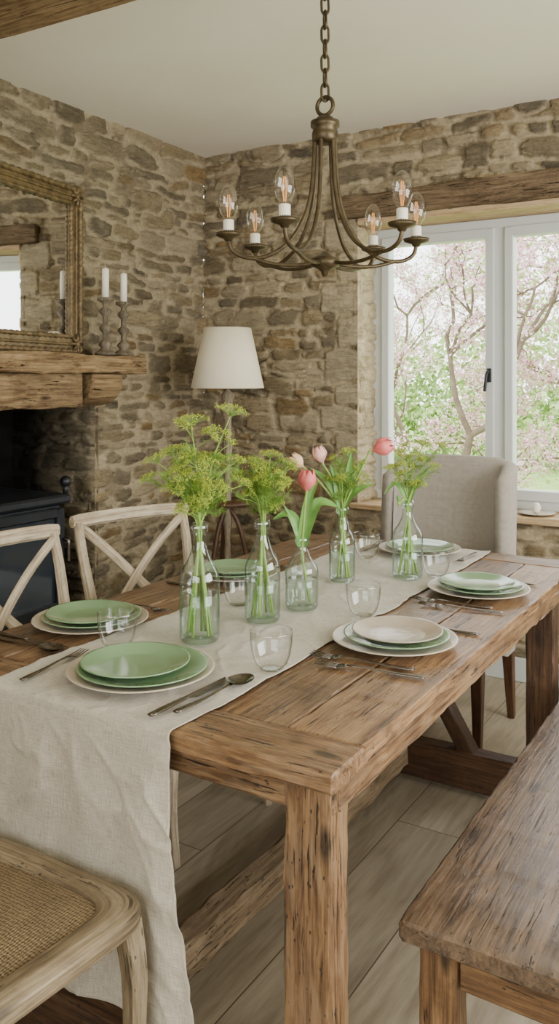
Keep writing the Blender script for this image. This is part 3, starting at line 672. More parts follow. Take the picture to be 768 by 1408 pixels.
# ------------------------------------------------------------------ bench
e = empty('dining_bench', (-0.385, 2.2, 0), 'long dark stained rustic wooden bench beside the table', 'bench')
mb = MB()
mb.box(-0.205, 0.205, -0.83, 0.83, 0.422, 0.46, n=60, ch=0.005, jit=0.0012)
mb.obj('seat', M_BENCH, e)
for (xa, ya) in ((-0.185, -0.78), (0.115, -0.78), (-0.185, 0.71), (0.115, 0.71)):
    mb = MB(); mb.box(xa, xa+0.07, ya, ya+0.06, 0, 0.421, n=16, ch=0.004, jit=0.001); mb.obj('leg', M_BENCHLEG, e)
mb = MB()
for y in (-0.77, 0.735): mb.box(-0.114, 0.114, y, y+0.03, 0.33, 0.42, n=4, ch=0.003, jit=0.001)
for x in (-0.175, 0.145): mb.box(x, x+0.03, -0.719, 0.709, 0.345, 0.42, n=12, ch=0.003, jit=0.001)
mb.obj('apron', M_BENCHLEG, e)

# ------------------------------------------------------------------ table runner
RX0, RX1 = -1.455, -0.957
def run_path(s):
    L1 = 3.09-1.215
    if s < L1: return (3.09-s, 0.7625)
    s -= L1; r_ = 0.012
    if s < r_*math.pi/2: a = s/r_; return (1.215-r_*math.sin(a), 0.7625-r_+r_*math.cos(a))
    s -= r_*math.pi/2; return (1.203, 0.7505-s)
LT = 3.09-1.215+0.0188+0.53
def ridge(a, b_, sc, seed): return (1-abs(float(fb(a, b_, sc, seed)[0]))*3.4)
def rp(u, v):
    s = v*LT; y, z = run_path(s); x = RX0+(RX1-RX0)*u
    a = np.array([x]); b_ = np.array([s])
    h = float(fb(a, b_, 4, 501)[0])*0.5+0.5; h2 = float(fb(a, b_, 14, 505)[0])*0.5+0.5
    rg = max(0, ridge(a+b_*0.3, b_*0.7, 6, 511))**2.5; rg2 = max(0, ridge(a*0.8-b_*0.5, b_*0.6, 10, 521))**2.5
    t = max(0, (s-1.9)/0.53)
    if t <= 0: z += 0.0028*h+0.0014*h2+0.0030*rg+0.0024*rg2
    else:
        t2 = min(1, t*1.6); fr = max(0, min(1, (x+1.03)/0.08)); fr = max(fr, max(0, min(1, (z-0.53)/0.08)))
        fold = 0.5+0.5*math.sin(x*42+1.2*math.sin(s*3.1)+2.0*(h-0.5))
        y -= 0.002+0.002*h2*t2+(0.003+0.003*fr)*(rg+rg2)*min(1, t*6)+(0.008+0.017*fr)*t2*fold
        x += 0.060*t*t*u*u+0.011*math.sin(s*9)*u*t2*t
        z += 0.008*math.sin(x*16)*t*t
    if t <= 0: x += (0.004*math.sin(s*9)+0.003*math.sin(s*23))*(1 if u > 0.5 else -1)*abs(u-0.5)*2
    return (x, y, z)
mb = MB(); mb.grid(rp, 130, 460, G=lambda u, v: (u*0.5, v*LT, 0))
rn = mb.obj('table_runner', M_LINEN, label='rumpled off-white linen runner draped over the table end', category='table runner'); solid(rn, 0.0014, 1)

# ------------------------------------------------------------------ plates
def plate_mesh(r_):
    mb = MB()
    mb.lathe([(0, 0.0015), (0.5*r_, 0.0015), (0.51*r_, 0), (0.56*r_, 0), (0.58*r_, 0.002), (0.80*r_, 0.0085), (0.97*r_, 0.0155), (r_, 0.0175), (0.995*r_, 0.0195), (0.965*r_, 0.0185), (0.80*r_, 0.0125), (0.64*r_, 0.0065), (0.58*r_, 0.0052), (0, 0.005)], 56)
    return mb
def plate(loc, r_, mat, label):
    return plate_mesh(r_).obj('plate', mat, loc=loc, label=label, category='plate', group='dinner plates on the table')
LC = 'large cream stoneware charger plate under green plates'; LG = 'glazed sage green dinner plate in a stack'; LS = 'small glazed sage green side plate on top of a stack'; LT_ = 'small taupe stoneware side plate on green plates'
def stack(x, y, kinds, z=0.763):
    for i, (r_, mt, lb, dx, dy) in enumerate(kinds): plate((x+dx, y+dy, z+0.0076*i+0.0002), r_, mt, lb)
stack(-1.19, 1.395, [(0.157, M_CREAM, LC, 0, 0), (0.138, M_GREEN, LG, 0.008, -0.004), (0.116, M_GREEN, LS, -0.010, -0.006)], 0.7715)
stack(-1.57, 1.64, [(0.15, M_CREAM, LC, 0, 0), (0.128, M_GREEN, LG, 0.0, 0.004), (0.112, M_GREEN, LS, -0.004, 0)])
stack(-1.56, 2.28, [(0.15, M_CREAM, LC, 0, 0), (0.128, M_GREEN, LG, 0.0, 0.004), (0.105, M_GREEN, LS, 0.004, 0)])
stack(-0.826, 1.90, [(0.152, M_CREAM, LC, 0, 0), (0.128, M_GREEN, LG, 0.004, 0.004), (0.110, M_TAUPE, LT_, 0.004, 0.01)])
stack(-0.81, 2.49, [(0.152, M_CREAM, LC, 0, 0), (0.128, M_GREEN, LG, 0.004, 0.004), (0.112, M_GREEN, LS, -0.004, 0.004)])
stack(-1.17, 2.92, [(0.15, M_CREAM, LC, 0, 0), (0.125, M_GREEN, LG, 0.0, 0.004)], 0.7715)

# ------------------------------------------------------------------ cutlery
def fork_b():
    mb = MB(); zc = 0.003
    mb.tube([(0, y, zc+0.004*math.exp(-((y-0.03)/0.05)**2)) for y in np.linspace(-0.095, 0.045, 14)], lerpl([0.0055, 0.0062, 0.005, 0.0035, 0.003, 0.0035], 14), 8, flat=0.35, up=(0, 0, 1))
    pts = [(0, 0.04, zc+0.0035), (0, 0.05, zc+0.002), (0, 0.062, zc)]
    mb.tube(pts, [0.003, 0.010, 0.0115], 10, flat=0.14, up=(0, 0, 1))
    for k in range(4):
        x = (k-1.5)*0.0062; mb.tube([(x, 0.06, zc), (x, 0.08, zc+0.001), (x*0.95, 0.102, zc+0.004)], [0.0021, 0.0018, 0.0011], 6, flat=0.6, up=(0, 0, 1))
    return mb
def knife_b():
    mb = MB(); zc = 0.003
    mb.tube([(0, y, zc) for y in np.linspace(-0.11, -0.005, 10)], lerpl([0.0065, 0.0075, 0.0065, 0.005], 10), 8, flat=0.4, up=(0, 0, 1))
    n_ = 12; ys = np.linspace(-0.01, 0.115, n_); w = [0.005, 0.009, 0.0095, 0.0095, 0.0095, 0.0095, 0.0093, 0.009, 0.0085, 0.007, 0.0045, 0.0008]
    vs = [(-0.004, y, zc+0.001) for y in ys]+[(-0.004+2*a, y, zc) for a, y in zip(w, ys)]+[(-0.004, y, zc-0.001) for y in ys]
    fs = [(i, i+1, n_+i+1, n_+i) for i in range(n_-1)]+[(n_+i, n_+i+1, 2*n_+i+1, 2*n_+i) for i in range(n_-1)]+[(2*n_+i, 2*n_+i+1, i+1, i) for i in range(n_-1)]
    mb.add(vs, fs, vs); return mb
def spoon_b():
    mb = MB(); zc = 0.003
    mb.tube([(0, y, zc+0.005*math.exp(-((y-0.05)/0.05)**2)) for y in np.linspace(-0.10, 0.055, 16)], lerpl([0.006, 0.0065, 0.005, 0.0035, 0.003, 0.0035], 16), 8, flat=0.4, up=(0, 0, 1))
    def P(u, v):
        a = u*2*math.pi; rr = v
        w = 0.0215*rr*math.sin(a)*(1-0.12*math.cos(a)); l = 0.032*rr*math.cos(a)
        return (w, 0.082+l, zc-0.001+0.009*rr*rr)
    mb.grid(P, 24, 7); mb.grid(lambda u, v: tuple(Vector(P(1-u, v))-Vector((0, 0, 0.0012))), 24, 7)
    return mb
CUT = {'fork': fork_b(), 'knife': knife_b(), 'spoon': spoon_b()}
LAB = {'fork': 'steel table fork laid beside a plate', 'knife': 'steel table knife laid beside a plate', 'spoon': 'steel dessert spoon laid beside a plate'}
base = {}
def cutlery(kind, x, y, rz, z=0.7612, sc=1.0):
    if kind not in base:
        o = CUT[kind].obj(kind, M_STEEL, label=LAB[kind], category='cutlery', group='cutlery on the table'); base[kind] = o
    else:
        o = base[kind].copy(); COL.objects.link(o)
    o.location = (x, y, z); o.rotation_euler = (0, 0, math.radians(rz)); o.scale = (1.2*sc, 1.06*sc, 1.15)
ZR = 0.7715
cutlery('fork', -1.388, 1.335, 6, ZR); cutlery('knife', -1.022, 1.345, -2, ZR); cutlery('spoon', -0.988, 1.375, -6, ZR-0.002)
cutlery('knife', -1.60, 1.462, -90); cutlery('spoon', -1.58, 1.43, -90)
cutlery('fork', -1.57, 1.835, -92)
cutlery('knife', -1.57, 2.10, -92); cutlery('fork', -1.57, 2.47, -88)
cutlery('fork', -0.830, 1.735, 95, sc=1.18); cutlery('fork', -0.79, 1.692, 99, sc=1.18)
cutlery('knife', -0.79, 2.072, 91)
cutlery('fork', -0.83, 2.325, 94, sc=1.12); cutlery('fork', -0.79, 2.285, 98, sc=1.12)
cutlery('knife', -0.80, 2.665, 90); cutlery('knife', -1.36, 2.93, 180+2, ZR); cutlery('fork', -0.985, 2.90, 180, ZR)

# ------------------------------------------------------------------ tumblers
def tumbler():
    mb = MB(); mb.lathe([(0.0, 0.004), (0.020, 0.003), (0.027, 0.005), (0.036, 0.015), (0.043, 0.035), (0.0465, 0.060), (0.0470, 0.080), (0.0470, 0.084), (0.0462, 0.0855), (0.0452, 0.084)], 40)
    mb.lathe([(0.0, 0.0), (0.022, 0.0), (0.027, 0.003)], 40)
    return mb
tb = None
for (x, y, z) in ((-0.975, 1.575, 0.7690), (-1.366, 1.515, 0.7690), (-0.985, 2.06, 0.7690), (-1.332, 1.98, 0.7690), (-0.985, 2.60, 0.7690), (-1.30, 2.745, 0.7690)):
    if tb is None: tb = tumbler().obj('drinking_glass', M_GLASS, loc=(x, y, z), label='clear rounded glass tumbler on the linen runner', category='glass', group='tumblers on the table')
    else: o = tb.copy(); COL.objects.link(o); o.location = (x, y, z)

# ------------------------------------------------------------------ bottles
ZBO = 0.7690
def bottle(x, y, h, rb, water, label, neck=0.0155):
    z = ZBO
    e = empty('bottle_vase', (x, y, z), label, 'vase', group='glass bottle vases on the runner')
    sh = [(rb, h*0.44, 0), (rb, h*0.50, 0), (rb*0.96, h*0.56, 0), (rb*0.82, h*0.625, 0), (rb*0.60, h*0.69, 0), (neck*1.35, h*0.765, 0), (neck*1.04, h*0.83, 0), (neck, h*0.88, 0)]
    out = [(0, 0.010), (rb*0.6, 0.006), (rb*0.8, 0.001), (rb*0.93, 0.002), (rb, 0.012)]+[(p.x, p.y) for p in cat(sh, 4)]+[(neck, h-0.024), (neck*1.32, h-0.021), (neck*1.38, h-0.014), (neck*1.38, h-0.006), (neck*1.15, h), (neck*0.85, h-0.001)]
    mb = MB(); mb.lathe(out, 44); mb.obj('bottle', M_BOTTLE, e)
    mb = MB(); rw = rb-0.003
    mb.lathe([(0, 0.013), (rw*0.85, 0.013), (rw, 0.02), (rw, water), (rw-0.001, water+0.0015), (0, water)], 36); mb.obj('water', M_WATER, e)
    return z+h
B = [(-1.232, 1.66, 0.285, 0.049, 0.115, 'tall clear glass bottle vase holding green dill flowers'),
     (-1.194, 1.885, 0.265, 0.047, 0.10, 'clear embossed glass bottle vase with green dill'),
     (-1.165, 2.043, 0.20, 0.046, 0.08, 'short clear glass bottle vase holding a pink tulip'),
     (-1.215, 2.387, 0.235, 0.041, 0.09, 'clear glass bottle vase holding greenery and tulips'),
     (-1.058, 2.54, 0.245, 0.049, 0.085, 'round clear glass bottle vase with feathery green sprigs')]
tops = [bottle(*b_) for b_ in B]
camR = Vector((0.855, 0.518, 0)); camF = Vector((-0.518, 0.855, 0))

def dill(bi, specs, label, seed, dens=1.0, reach=0.06, um=0.34):
    rr = random.Random(seed); x, y, h, rb, wt, _ = B[bi]; zb = ZBO+0.014; zt = tops[bi]
    e = empty('dill_bunch', (x, y, zb), label, 'flower', group='dill bunches in bottles')
    ms = MB(); mu = MB(); mf = MB()
    for (lx, ly, hh, ur) in specs:
        a = rr.uniform(0, 6.28); foot = Vector((rb*0.6*math.cos(a), rb*0.6*math.sin(a), 0))
        nk = Vector((rr.uniform(-0.005, 0.005), rr.uniform(-0.005, 0.005), zt-zb-0.01)); nk2 = nk+Vector((0, 0, -0.05))+foot*0.06
        tip = camR*lx+camF*ly+Vector((0, 0, zt-zb+hh))
        mid = nk.lerp(tip, 0.5)+Vector((0, 0, 0.02))-(camR*lx+camF*ly)*0.12
        pts = cat([foot, nk2, nk, mid, tip], 6); ms.tube(pts, lerpl([0.0036, 0.0034, 0.0028, 0.0020, 0.0013], len(pts)), 6)
        def umbel(c, dr, ur, nray, flat=0.8):
            dr = dr.normalized(); s1 = dr.orthogonal().normalized(); s2 = dr.cross(s1)
            for k in range(nray):
                q = math.sqrt((k+0.5)/nray); t = k*2.4+rr.uniform(-.2, .2)
                p = c+(s1*math.cos(t)+s2*math.sin(t))*ur*q+dr*ur*(flat-0.3*q*q)+Vector([rr.uniform(-.002, .002) for _ in range(3)])
                ms.tube([c, c.lerp(p, 0.5)+dr*0.003, p], 0.00065, 3, caps=False)
                for z_ in range(7):
                    o_ = Vector([rr.gauss(0, 0.0028) for _ in range(3)]); mu.octa(p+o_, rr.uniform(0.0010, 0.0020))
        if ur > 0: umbel(tip, (tip-mid)+Vector((0, 0, 0.1)), ur, int(20*(ur/0.03)), 0.62)
        for k in range(int(6*dens)):
            t = rr.uniform(0.12, 0.85); b0 = nk.lerp(mid, t*2) if t < 0.5 else mid.lerp(tip, t*2-1)
            a = rr.uniform(0, 6.28); dr = Vector((math.cos(a), math.sin(a), rr.uniform(0.3, 1.2))).normalized()
            L = rr.uniform(0.03, reach); q = b0+dr*L
            ms.tube([b0, b0+dr*L*0.5+Vector((0, 0, 0.004)), q], 0.0009, 4, caps=False)
            if rr.random() < um: umbel(q, dr+Vector((0, 0, 0.6)), rr.uniform(0.012, 0.021), 12, 0.6)
            else:
                for f_ in range(18):
                    w = rr.uniform(0.1, 1.25); c = b0+dr*L*w; d2 = Vector([rr.gauss(0, 1) for _ in range(3)]).normalized()
                    d2 = (d2+dr*0.9).normalized(); l2 = rr.uniform(0.012, 0.028); sd = d2.orthogonal().normalized()*0.0006
                    p1 = c+d2*l2; vs = [c-sd, c+sd, p1+sd*0.6, p1-sd*0.6]; mf.add(vs, [(0, 1, 2, 3)], vs)
                    for w3 in (0.35, 0.65):
                        for s_ in (-1, 1):
                            d3 = (d2+d2.orthogonal()*s_*0.9).normalized(); c3 = c+d2*l2*w3; p3 = c3+d3*l2*0.42
                            vs = [c3-sd, c3+sd, p3+sd*0.5, p3-sd*0.5]; mf.add(vs, [(0, 1, 2, 3)], vs)
    ms.obj('stem', M_STEM, e); mu.obj('flower_head', M_BUD, e, kind='stuff'); mf.obj('foliage', M_FROND, e, kind='stuff')
dill(0, [(-0.02, 0.0, 0.235, 0.044), (0.074, 0.01, 0.258, 0.044), (-0.100, 0.0, 0.145, 0.036), (-0.070, 0.03, 0.165, 0.030), (0.02, -0.03, 0.140, 0.032), (0.072, 0.02, 0.14, 0.032), (-0.03, -0.05, 0.105, 0.032), (0.0, 0.05, 0.15, 0.028), (-0.06, -0.02, 0.08, 0.030), (0.05, -0.04, 0.08, 0.028), (-0.120, 0.01, 0.10, 0.028), (0.100, 0.0, 0.09, 0.028)], 'tall bunch of yellow-green dill flowers in a glass bottle', 3, 1.35, 0.065, 0.55)
dill(1, [(-0.03, 0.0, 0.145, 0.030), (0.02, 0.01, 0.16, 0.032), (0.068, 0.0, 0.14, 0.028), (-0.065, 0.02, 0.11, 0.026), (0.0, -0.03, 0.11, 0.02), (0.055, -0.02, 0.09, 0.018), (-0.03, -0.03, 0.08, 0.0), (0.03, 0.04, 0.10, 0.018)], 'leafy bunch of green dill in a glass bottle', 5, 1.8, 0.06, 0.48)
dill(3, [(-0.03, 0.0, 0.12, 0.0), (0.03, 0.01, 0.165, 0.022), (0.06, 0.0, 0.13, 0.018), (0.0, -0.02, 0.10, 0.0), (0.045, -0.03, 0.07, 0.0)], 'sparse green dill sprigs among tulips in a bottle', 8, 1.2)
dill(4, [(-0.02, 0.0, 0.15, 0.024), (0.05, 0.01, 0.175, 0.028), (0.105, 0.0, 0.17, 0.026), (0.01, 0.03, 0.13, 0.02), (0.085, -0.03, 0.11, 0.016), (-0.06, 0.0, 0.10, 0.018)], 'airy yellow-green dill sprigs in a glass bottle', 12, 1.3, 0.06, 0.46)

def petals(mb, base, dr, H, Rr, openn=0.0, n_=6, twist=0.0):
    dr = dr.normalized(); s1 = dr.orthogonal().normalized(); s2 = dr.cross(s1)
    for k in range(n_):
        ph = k*math.pi/3*1.0+twist; inner = 0.90 if k % 2 else 1.0
        def P(u, v, ph=ph, inner=inner):
            t = u*2-1; s_ = v
            prof = (math.sin(min(1, s_*1.6)*math.pi/2)**0.7)*(1-0.40*max(0, s_-0.45)**1.3*2.2)+openn*s_*s_
            wid = 0.66*math.sin(math.pi*min(1, 0.12+s_*0.86))**0.6
            if s_ > 0.98: wid *= 0.35
            a = ph+t*wid; rad = Rr*max(0.08, prof)*inner*(1-0.07*t*t)
            return base+(s1*math.cos(a)+s2*math.sin(a))*rad+dr*H*(s_-0.03*t*t)
        mb.grid(P, 8, 10)
def blade(mb, p0, p1, p2, p3, w, nrm):
    pts = cat([p0, p1, p2, p3], 6); n_ = len(pts); nrm = Vector(nrm)
    def P(u, v):
        i = min(n_-1, int(round(v*(n_-1)))); t = (pts[min(i+1, n_-1)]-pts[max(i-1, 0)]).normalized(); sd = t.cross(nrm).normalized(); up = sd.cross(t)
        ww = w*math.sin(math.pi*(0.12+0.88*v)**0.8)**0.8 if v < 1 else 0.0005; q = u*2-1
        return pts[i]+sd*ww*q+up*ww*0.35*abs(q)
    mb.grid(P, 4, n_-1)
def tulip(bi, lx, ly, hh, mat, label, H=0.05, Rr=0.021, leaves=(), lean=(0, 0, 1), seed=1):
    rr = random.Random(seed); x, y, h, rb, wt, _ = B[bi]; zb = ZBO+0.014; zt = tops[bi]
    e = empty('tulip', (x, y, zb), label, 'flower', group='tulips in bottles')
    a = rr.uniform(0, 6.28); foot = Vector((rb*0.55*math.cos(a), rb*0.55*math.sin(a), 0)); nk = Vector((rr.uniform(-.005, .005), rr.uniform(-.005, .005), zt-zb-0.012))
    tip = camR*lx+camF*ly+Vector((0, 0, zt-zb+hh)); ln = Vector(lean).normalized(); mid = nk.lerp(tip, 0.55)+Vector((0, 0, 0.012))
    pts = cat([foot, nk+Vector((0, 0, -0.05)), nk, mid, tip-ln*0.012, tip], 6); mb = MB(); mb.tube(pts, 0.0036, 8); mb.obj('stem', M_STEM, e)
    mb = MB(); petals(mb, tip, ln, H, Rr, twist=rr.random()); mb.octa(tip, 0.006); mb.obj('bloom', mat, e)
    for (l1, h1, l2, h2, w) in leaves:
        mb = MB(); o0 = Vector((0, 0, zt-zb-0.03)); s_ = 1 if l2 > 0 else -1
        blade(mb, o0, o0+camR*s_*0.006+Vector((0, 0, 0.04)), o0+camR*l1+Vector((0, 0, 0.03+h1)), o0+camR*l2+Vector((0, 0, 0.03+h2)), w, -camF*0.8+Vector((0, 0, 0.6)))
        mb.obj('leaf', M_LEAF, e)
tulip(2, 0.013, 0.0, 0.125, M_PINK, 'pink tulip with broad green leaves in a bottle', 0.060, 0.029, [(-0.035, 0.06, -0.080, 0.045, 0.016), (0.045, 0.09, 0.10, 0.080, 0.020), (0.02, 0.10, 0.045, 0.15, 0.016), (-0.015, 0.03, -0.05, 0.085, 0.012)], (0.1, 0, 1), 21)
tulip(3, -0.125, 0.0, 0.125, M_PALE, 'pale peach tulip leaning over the dill', 0.052, 0.025, [(-0.05, 0.08, -0.10, 0.12, 0.014)], (-0.7, -0.5, 0.8), 22)
tulip(3, -0.062, 0.0, 0.138, M_BLUSH, 'pale blush tulip bud in greenery', 0.054, 0.026, [(-0.02, 0.09, -0.04, 0.13, 0.015)], (-0.3, -0.2, 1), 23)
tulip(3, 0.098, 0.0, 0.175, M_PINK, 'coral pink tulip leaning outwards from the greenery', 0.068, 0.032, [(0.04, 0.08, 0.07, 0.15, 0.016), (0.05, 0.05, 0.10, 0.07, 0.014), (0.02, 0.10, 0.03, 0.17, 0.015)], (0.85, 0.5, 0.35), 24)
tulip(4, -0.03, -0.01, 0.0, M_LEAF, 'green budded tulip leaf sprig in a bottle', 0.02, 0.006, [(-0.04, 0.055, -0.075, 0.02, 0.011), (0.035, 0.07, 0.07, 0.11, 0.011)], (-0.2, 0, 1), 25)

# ------------------------------------------------------------------ cross-back chair (local: faces +Y)
def crossback(loc, rotz, label, wood, pw=4.2):
    e = empty('dining_chair', loc, label, 'chair', rotz, group='cross-back dining chairs')
    def out(th, a, b_, p=pw, tap=0.0):
        c, s_ = math.cos(th), math.sin(th); x = a*math.copysign(abs(c)**(2/p), c); y = b_*math.copysign(abs(s_)**(2/p), s_)
        return x*(1+tap*y/b_), y
    mb = MB(); n_ = 72
    rings = [(0.0, 0.424, 0.008), (0.0, 0.427, 0.002), (0, 0.431, 0.0), (0, 0.451, 0.0), (0, 0.457, 0.003), (0, 0.46, 0.009), (0, 0.460, 0.050), (0, 0.456, 0.056), (0, 0.43, 0.056), (0, 0.424, 0.05)]
    vs = []; gs = []
    for _, z, ins in rings:
        for j in range(n_):
            x, y = out(2*math.pi*j/n_, 0.225-ins, 0.21-ins, tap=0.07); vs.append((x, y, z)); gs.append((math.atan2(y, x)*0.2+3, ins+z*0.5, z))
    fs = [(i*n_+j, i*n_+(j+1) % n_, ((i+1) % len(rings))*n_+(j+1) % n_, ((i+1) % len(rings))*n_+j) for i in range(len(rings)) for j in range(n_)]
    mb.add(vs, fs, gs, 0.5, 0, True); seat = mb.obj('seat', wood, e)
    mb = MB(); vs = [(0, 0, 0.459)]; gs = [(0, 0, 0)]
    for q in (0.5, 1.0):
        for j in range(n_):
            x, y = out(2*math.pi*j/n_, (0.225-0.052)*q, (0.21-0.052)*q, tap=0.07); z = 0.459-(0.006*(q == 1)); vs.append((x, y, z)); gs.append((x, y, 0))
    fs = [(0, 1+j, 1+(j+1) % n_) for j in range(n_)]+[(1+j, 1+n_+j, 1+n_+(j+1) % n_, 1+(j+1) % n_) for j in range(n_)]
    mb.add(vs, fs, gs, 0.5, 0, True); mb.obj('woven_panel', M_RUSH, seat, label='woven rush seat panel')
    for sx in (-1, 1):
        mb = MB(); pts = cat([(sx*0.200, 0.172, 0.43), (sx*0.208, 0.183, 0.33), (sx*0.203, 0.188, 0.16), (sx*0.208, 0.20, 0.0)], 5)
        n3 = len(pts); mb.rtube(pts, lerpl([0.042, 0.038, 0.030, 0.026], n3), lerpl([0.042, 0.038, 0.030, 0.026], n3), (0, 1, 0), 0.007); mb.obj('leg', wood, e)
        mb = MB(); pts = cat([(sx*0.20, -0.27, 0.0), (sx*0.192, -0.215, 0.22), (sx*0.190, -0.195, 0.44), (sx*0.200, -0.222, 0.62), (sx*0.214, -0.268, 0.80), (sx*0.216, -0.300, 0.912)], 6)
        n3 = len(pts); mb.rtube(pts, lerpl([0.030, 0.034, 0.038, 0.035, 0.033, 0.033], n3), lerpl([0.028, 0.032, 0.034, 0.030, 0.026, 0.024], n3), (0, 1, 0), 0.007); mb.obj('leg', wood, e)
    be = MB(); n2 = 16
    pts = [(0.238*t, -0.303-0.020*(1-t*t), 0.918+0.004*(1-t*t)) for t in np.linspace(-1, 1, n2)]
    be.rtube(pts, 0.026, [0.038]+[0.045]*(n2-2)+[0.038], (0, 0, 1), 0.008)
    pts = [(0.19*t, -0.215-0.02*(1-t*t), 0.50) for t in np.linspace(-1, 1, n2)]
    be.rtube(pts, 0.020, 0.034, (0, 0, 1), 0.005)
    for s_ in (-1, 1):
        pts = [(s_*0.205*t, -0.252-0.040*t-0.030*(1-t*t)-0.007*s_, 0.705+0.190*t+0.008*math.sin(t*3)) for t in np.linspace(-1, 1, n2)]
        be.tube(pts, 0.0175, 10, flat=0.40, up=(0, 1, 0.0))
    be.obj('backrest', wood, e)
    mb = MB()
    for sx in (-1, 1): mb.tube([(sx*0.200, 0.186, 0.2), (sx*0.193, -0.215, 0.21)], 0.010, 8)
    mb.tube([(-0.195, 0.02, 0.205), (0.195, 0.02, 0.205)], 0.010, 8); mb.tube([(-0.192, -0.21, 0.26), (0.192, -0.21, 0.26)], 0.010, 8)
    mb.obj('stretcher', wood, e)
    return e
c0 = crossback((-1.212, 0.955, 0), 0, 'worn wooden chair with woven rush seat at the table end', M_CHAIRDK, 6.5); c0.scale = (1.05, 1.05, 1.05)
ch = crossback((-1.72, 1.725, 0), math.radians(-90), 'whitewashed cross-back wooden chair tucked at the table side', M_CHAIR)
copy_thing(ch, (-1.735, 2.235, 0), math.radians(-107), 'whitewashed cross-back chair turned slightly from the table')

# ------------------------------------------------------------------ upholstered chair
e = empty('upholstered_chair', (-1.25, 3.27, 0), 'grey linen upholstered high back chair with nailhead trim', 'chair')
def shell(u, v, off=0.0):
    th = math.pi*(1-u); c, s_ = math.cos(th), math.sin(th)
    a_, b_ = 0.252+off, 0.13+off
    x = a_*math.copysign(abs(c)**0.20, c); y = b_*abs(s_)**0.24
    xr = abs(x)/a_; fr = 1-abs(s_)**0.24
    top = 1.052-0.014*xr**4-0.06*fr; z = 0.30+(top-0.30)*v
    y0 = 0.085+0.055*(v**1.5)
    return (x*(1-0.02*v), y0+y*(1.0)-0.03*fr*v, z)
mb = MB(); nu, nv = 84, 18
vs = []; gs = []; rings = []
for k, v in enumerate(np.linspace(0, 1, nv+1)): rings.append((0.028, v, 0.0))
rings += [(0.026, 1, 0.012), (0.014, 1, 0.022), (0.0, 1, 0.026), (-0.014, 1, 0.022), (-0.026, 1, 0.012)]
for v in np.linspace(1, 0, nv+1): rings.append((-0.028, v, 0.0))
for off_, v, dz in rings:
    for i in range(nu+1):
        p = shell(i/nu, v, off_); vs.append((p[0], p[1], p[2]+dz)); gs.append((i/nu*1.1, p[2]+dz, off_))
fs = [(k*(nu+1)+i, k*(nu+1)+i+1, (k+1)*(nu+1)+i+1, (k+1)*(nu+1)+i) for k in range(len(rings)-1) for i in range(nu)]
nr = len(rings)
fs.append(tuple(k*(nu+1) for k in range(nr))); fs.append(tuple(k*(nu+1)+nu for k in range(nr-1, -1, -1)))
mb.add(vs, fs, gs, 0.5, 0, True); mb.obj('backrest', M_UPH, e)
mb = MB(); mb.box(-0.28, 0.28, -0.235, 0.22, 0.32, 0.43, ch=0.02); mb.box(-0.265, 0.265, -0.24, 0.17, 0.425, 0.50, ch=0.028)
sm = mb.obj('seat', M_UPH, e)
mb = MB()
for k in range(22):
    y = -0.212+k*0.020
    for sx in (-1, 1): mb.sphere((sx*0.2805, y, 0.344), 0.008, 6, 4)
for k in range(26): mb.sphere((-0.255+k*0.0204, -0.2355, 0.344), 0.008, 6, 4)
mb.obj('nailhead_trim', M_BRONZE, e, kind='stuff')
for (x, y, dx, dy) in ((-0.25, -0.20, 0, 0), (0.25, -0.20, 0, 0), (-0.25, 0.19, 0, 0.05), (0.25, 0.19, 0, 0.05)):
    mb = MB(); mb.beam((x+dx, y+dy, 0), (x, y, 0.32), 0.028, 0.028, up=(0, 1, 0), w1=0.045, h1=0.045, ch=0.003); mb.obj('leg', M_DARKLEG, e)

# ------------------------------------------------------------------ sill ornament
mb = MB(); mb.lathe([(0, 0.002), (0.05, 0.002), (0.085, 0.010), (0.088, 0.013), (0.05, 0.007), (0, 0.006)], 36)
mb.obj('saucer', M_CREAM, loc=(-1.03, YB+0.05, 0.769), label='small white dish on the window sill', category='dish')
mb = MB(); mb.sphere((0, 0, 0.026), 0.02, 16, 10, sz=1.3); mb.obj('egg', M_CANDLE, loc=(-1.03, YB+0.05, 0.775), label='white decorative egg in the dish', category='egg')

# ------------------------------------------------------------------ outside
GZ = -0.4
mb = MB(); pts = [(-30, 4.5, GZ), (25, 4.5, GZ), (25, 60, GZ), (-30, 60, GZ)]; mb.add(pts, [(0, 1, 2, 3)], pts)
mb.obj('lawn', M_GRASS, label='spring green lawn outside the window', category='lawn', kind='stuff')
def leafcards(P, size, cols, rs):
    n_ = len(P); s_ = rs.uniform(0.6, 1.2, n_)*size
    a = rs.normal(size=(n_, 3)); a /= np.linalg.norm(a, axis=1)[:, None]; b_ = rs.normal(size=(n_, 3)); b_ = np.cross(a, b_); b_ /= np.linalg.norm(b_, axis=1)[:, None]
    V = np.stack([P-a*s_[:, None], P-b_*s_[:, None]*0.6, P+a*s_[:, None], P+b_*s_[:, None]*0.6], 1).reshape(-1, 3)
    F = np.arange(n_*4).reshape(-1, 4); c = np.array(cols)[rs.randint(0, len(cols), n_)]*rs.uniform(0.85, 1.12, n_)[:, None]
    return V, F, np.concatenate([np.repeat(c, 4, 0), np.ones((n_*4, 1))], 1)
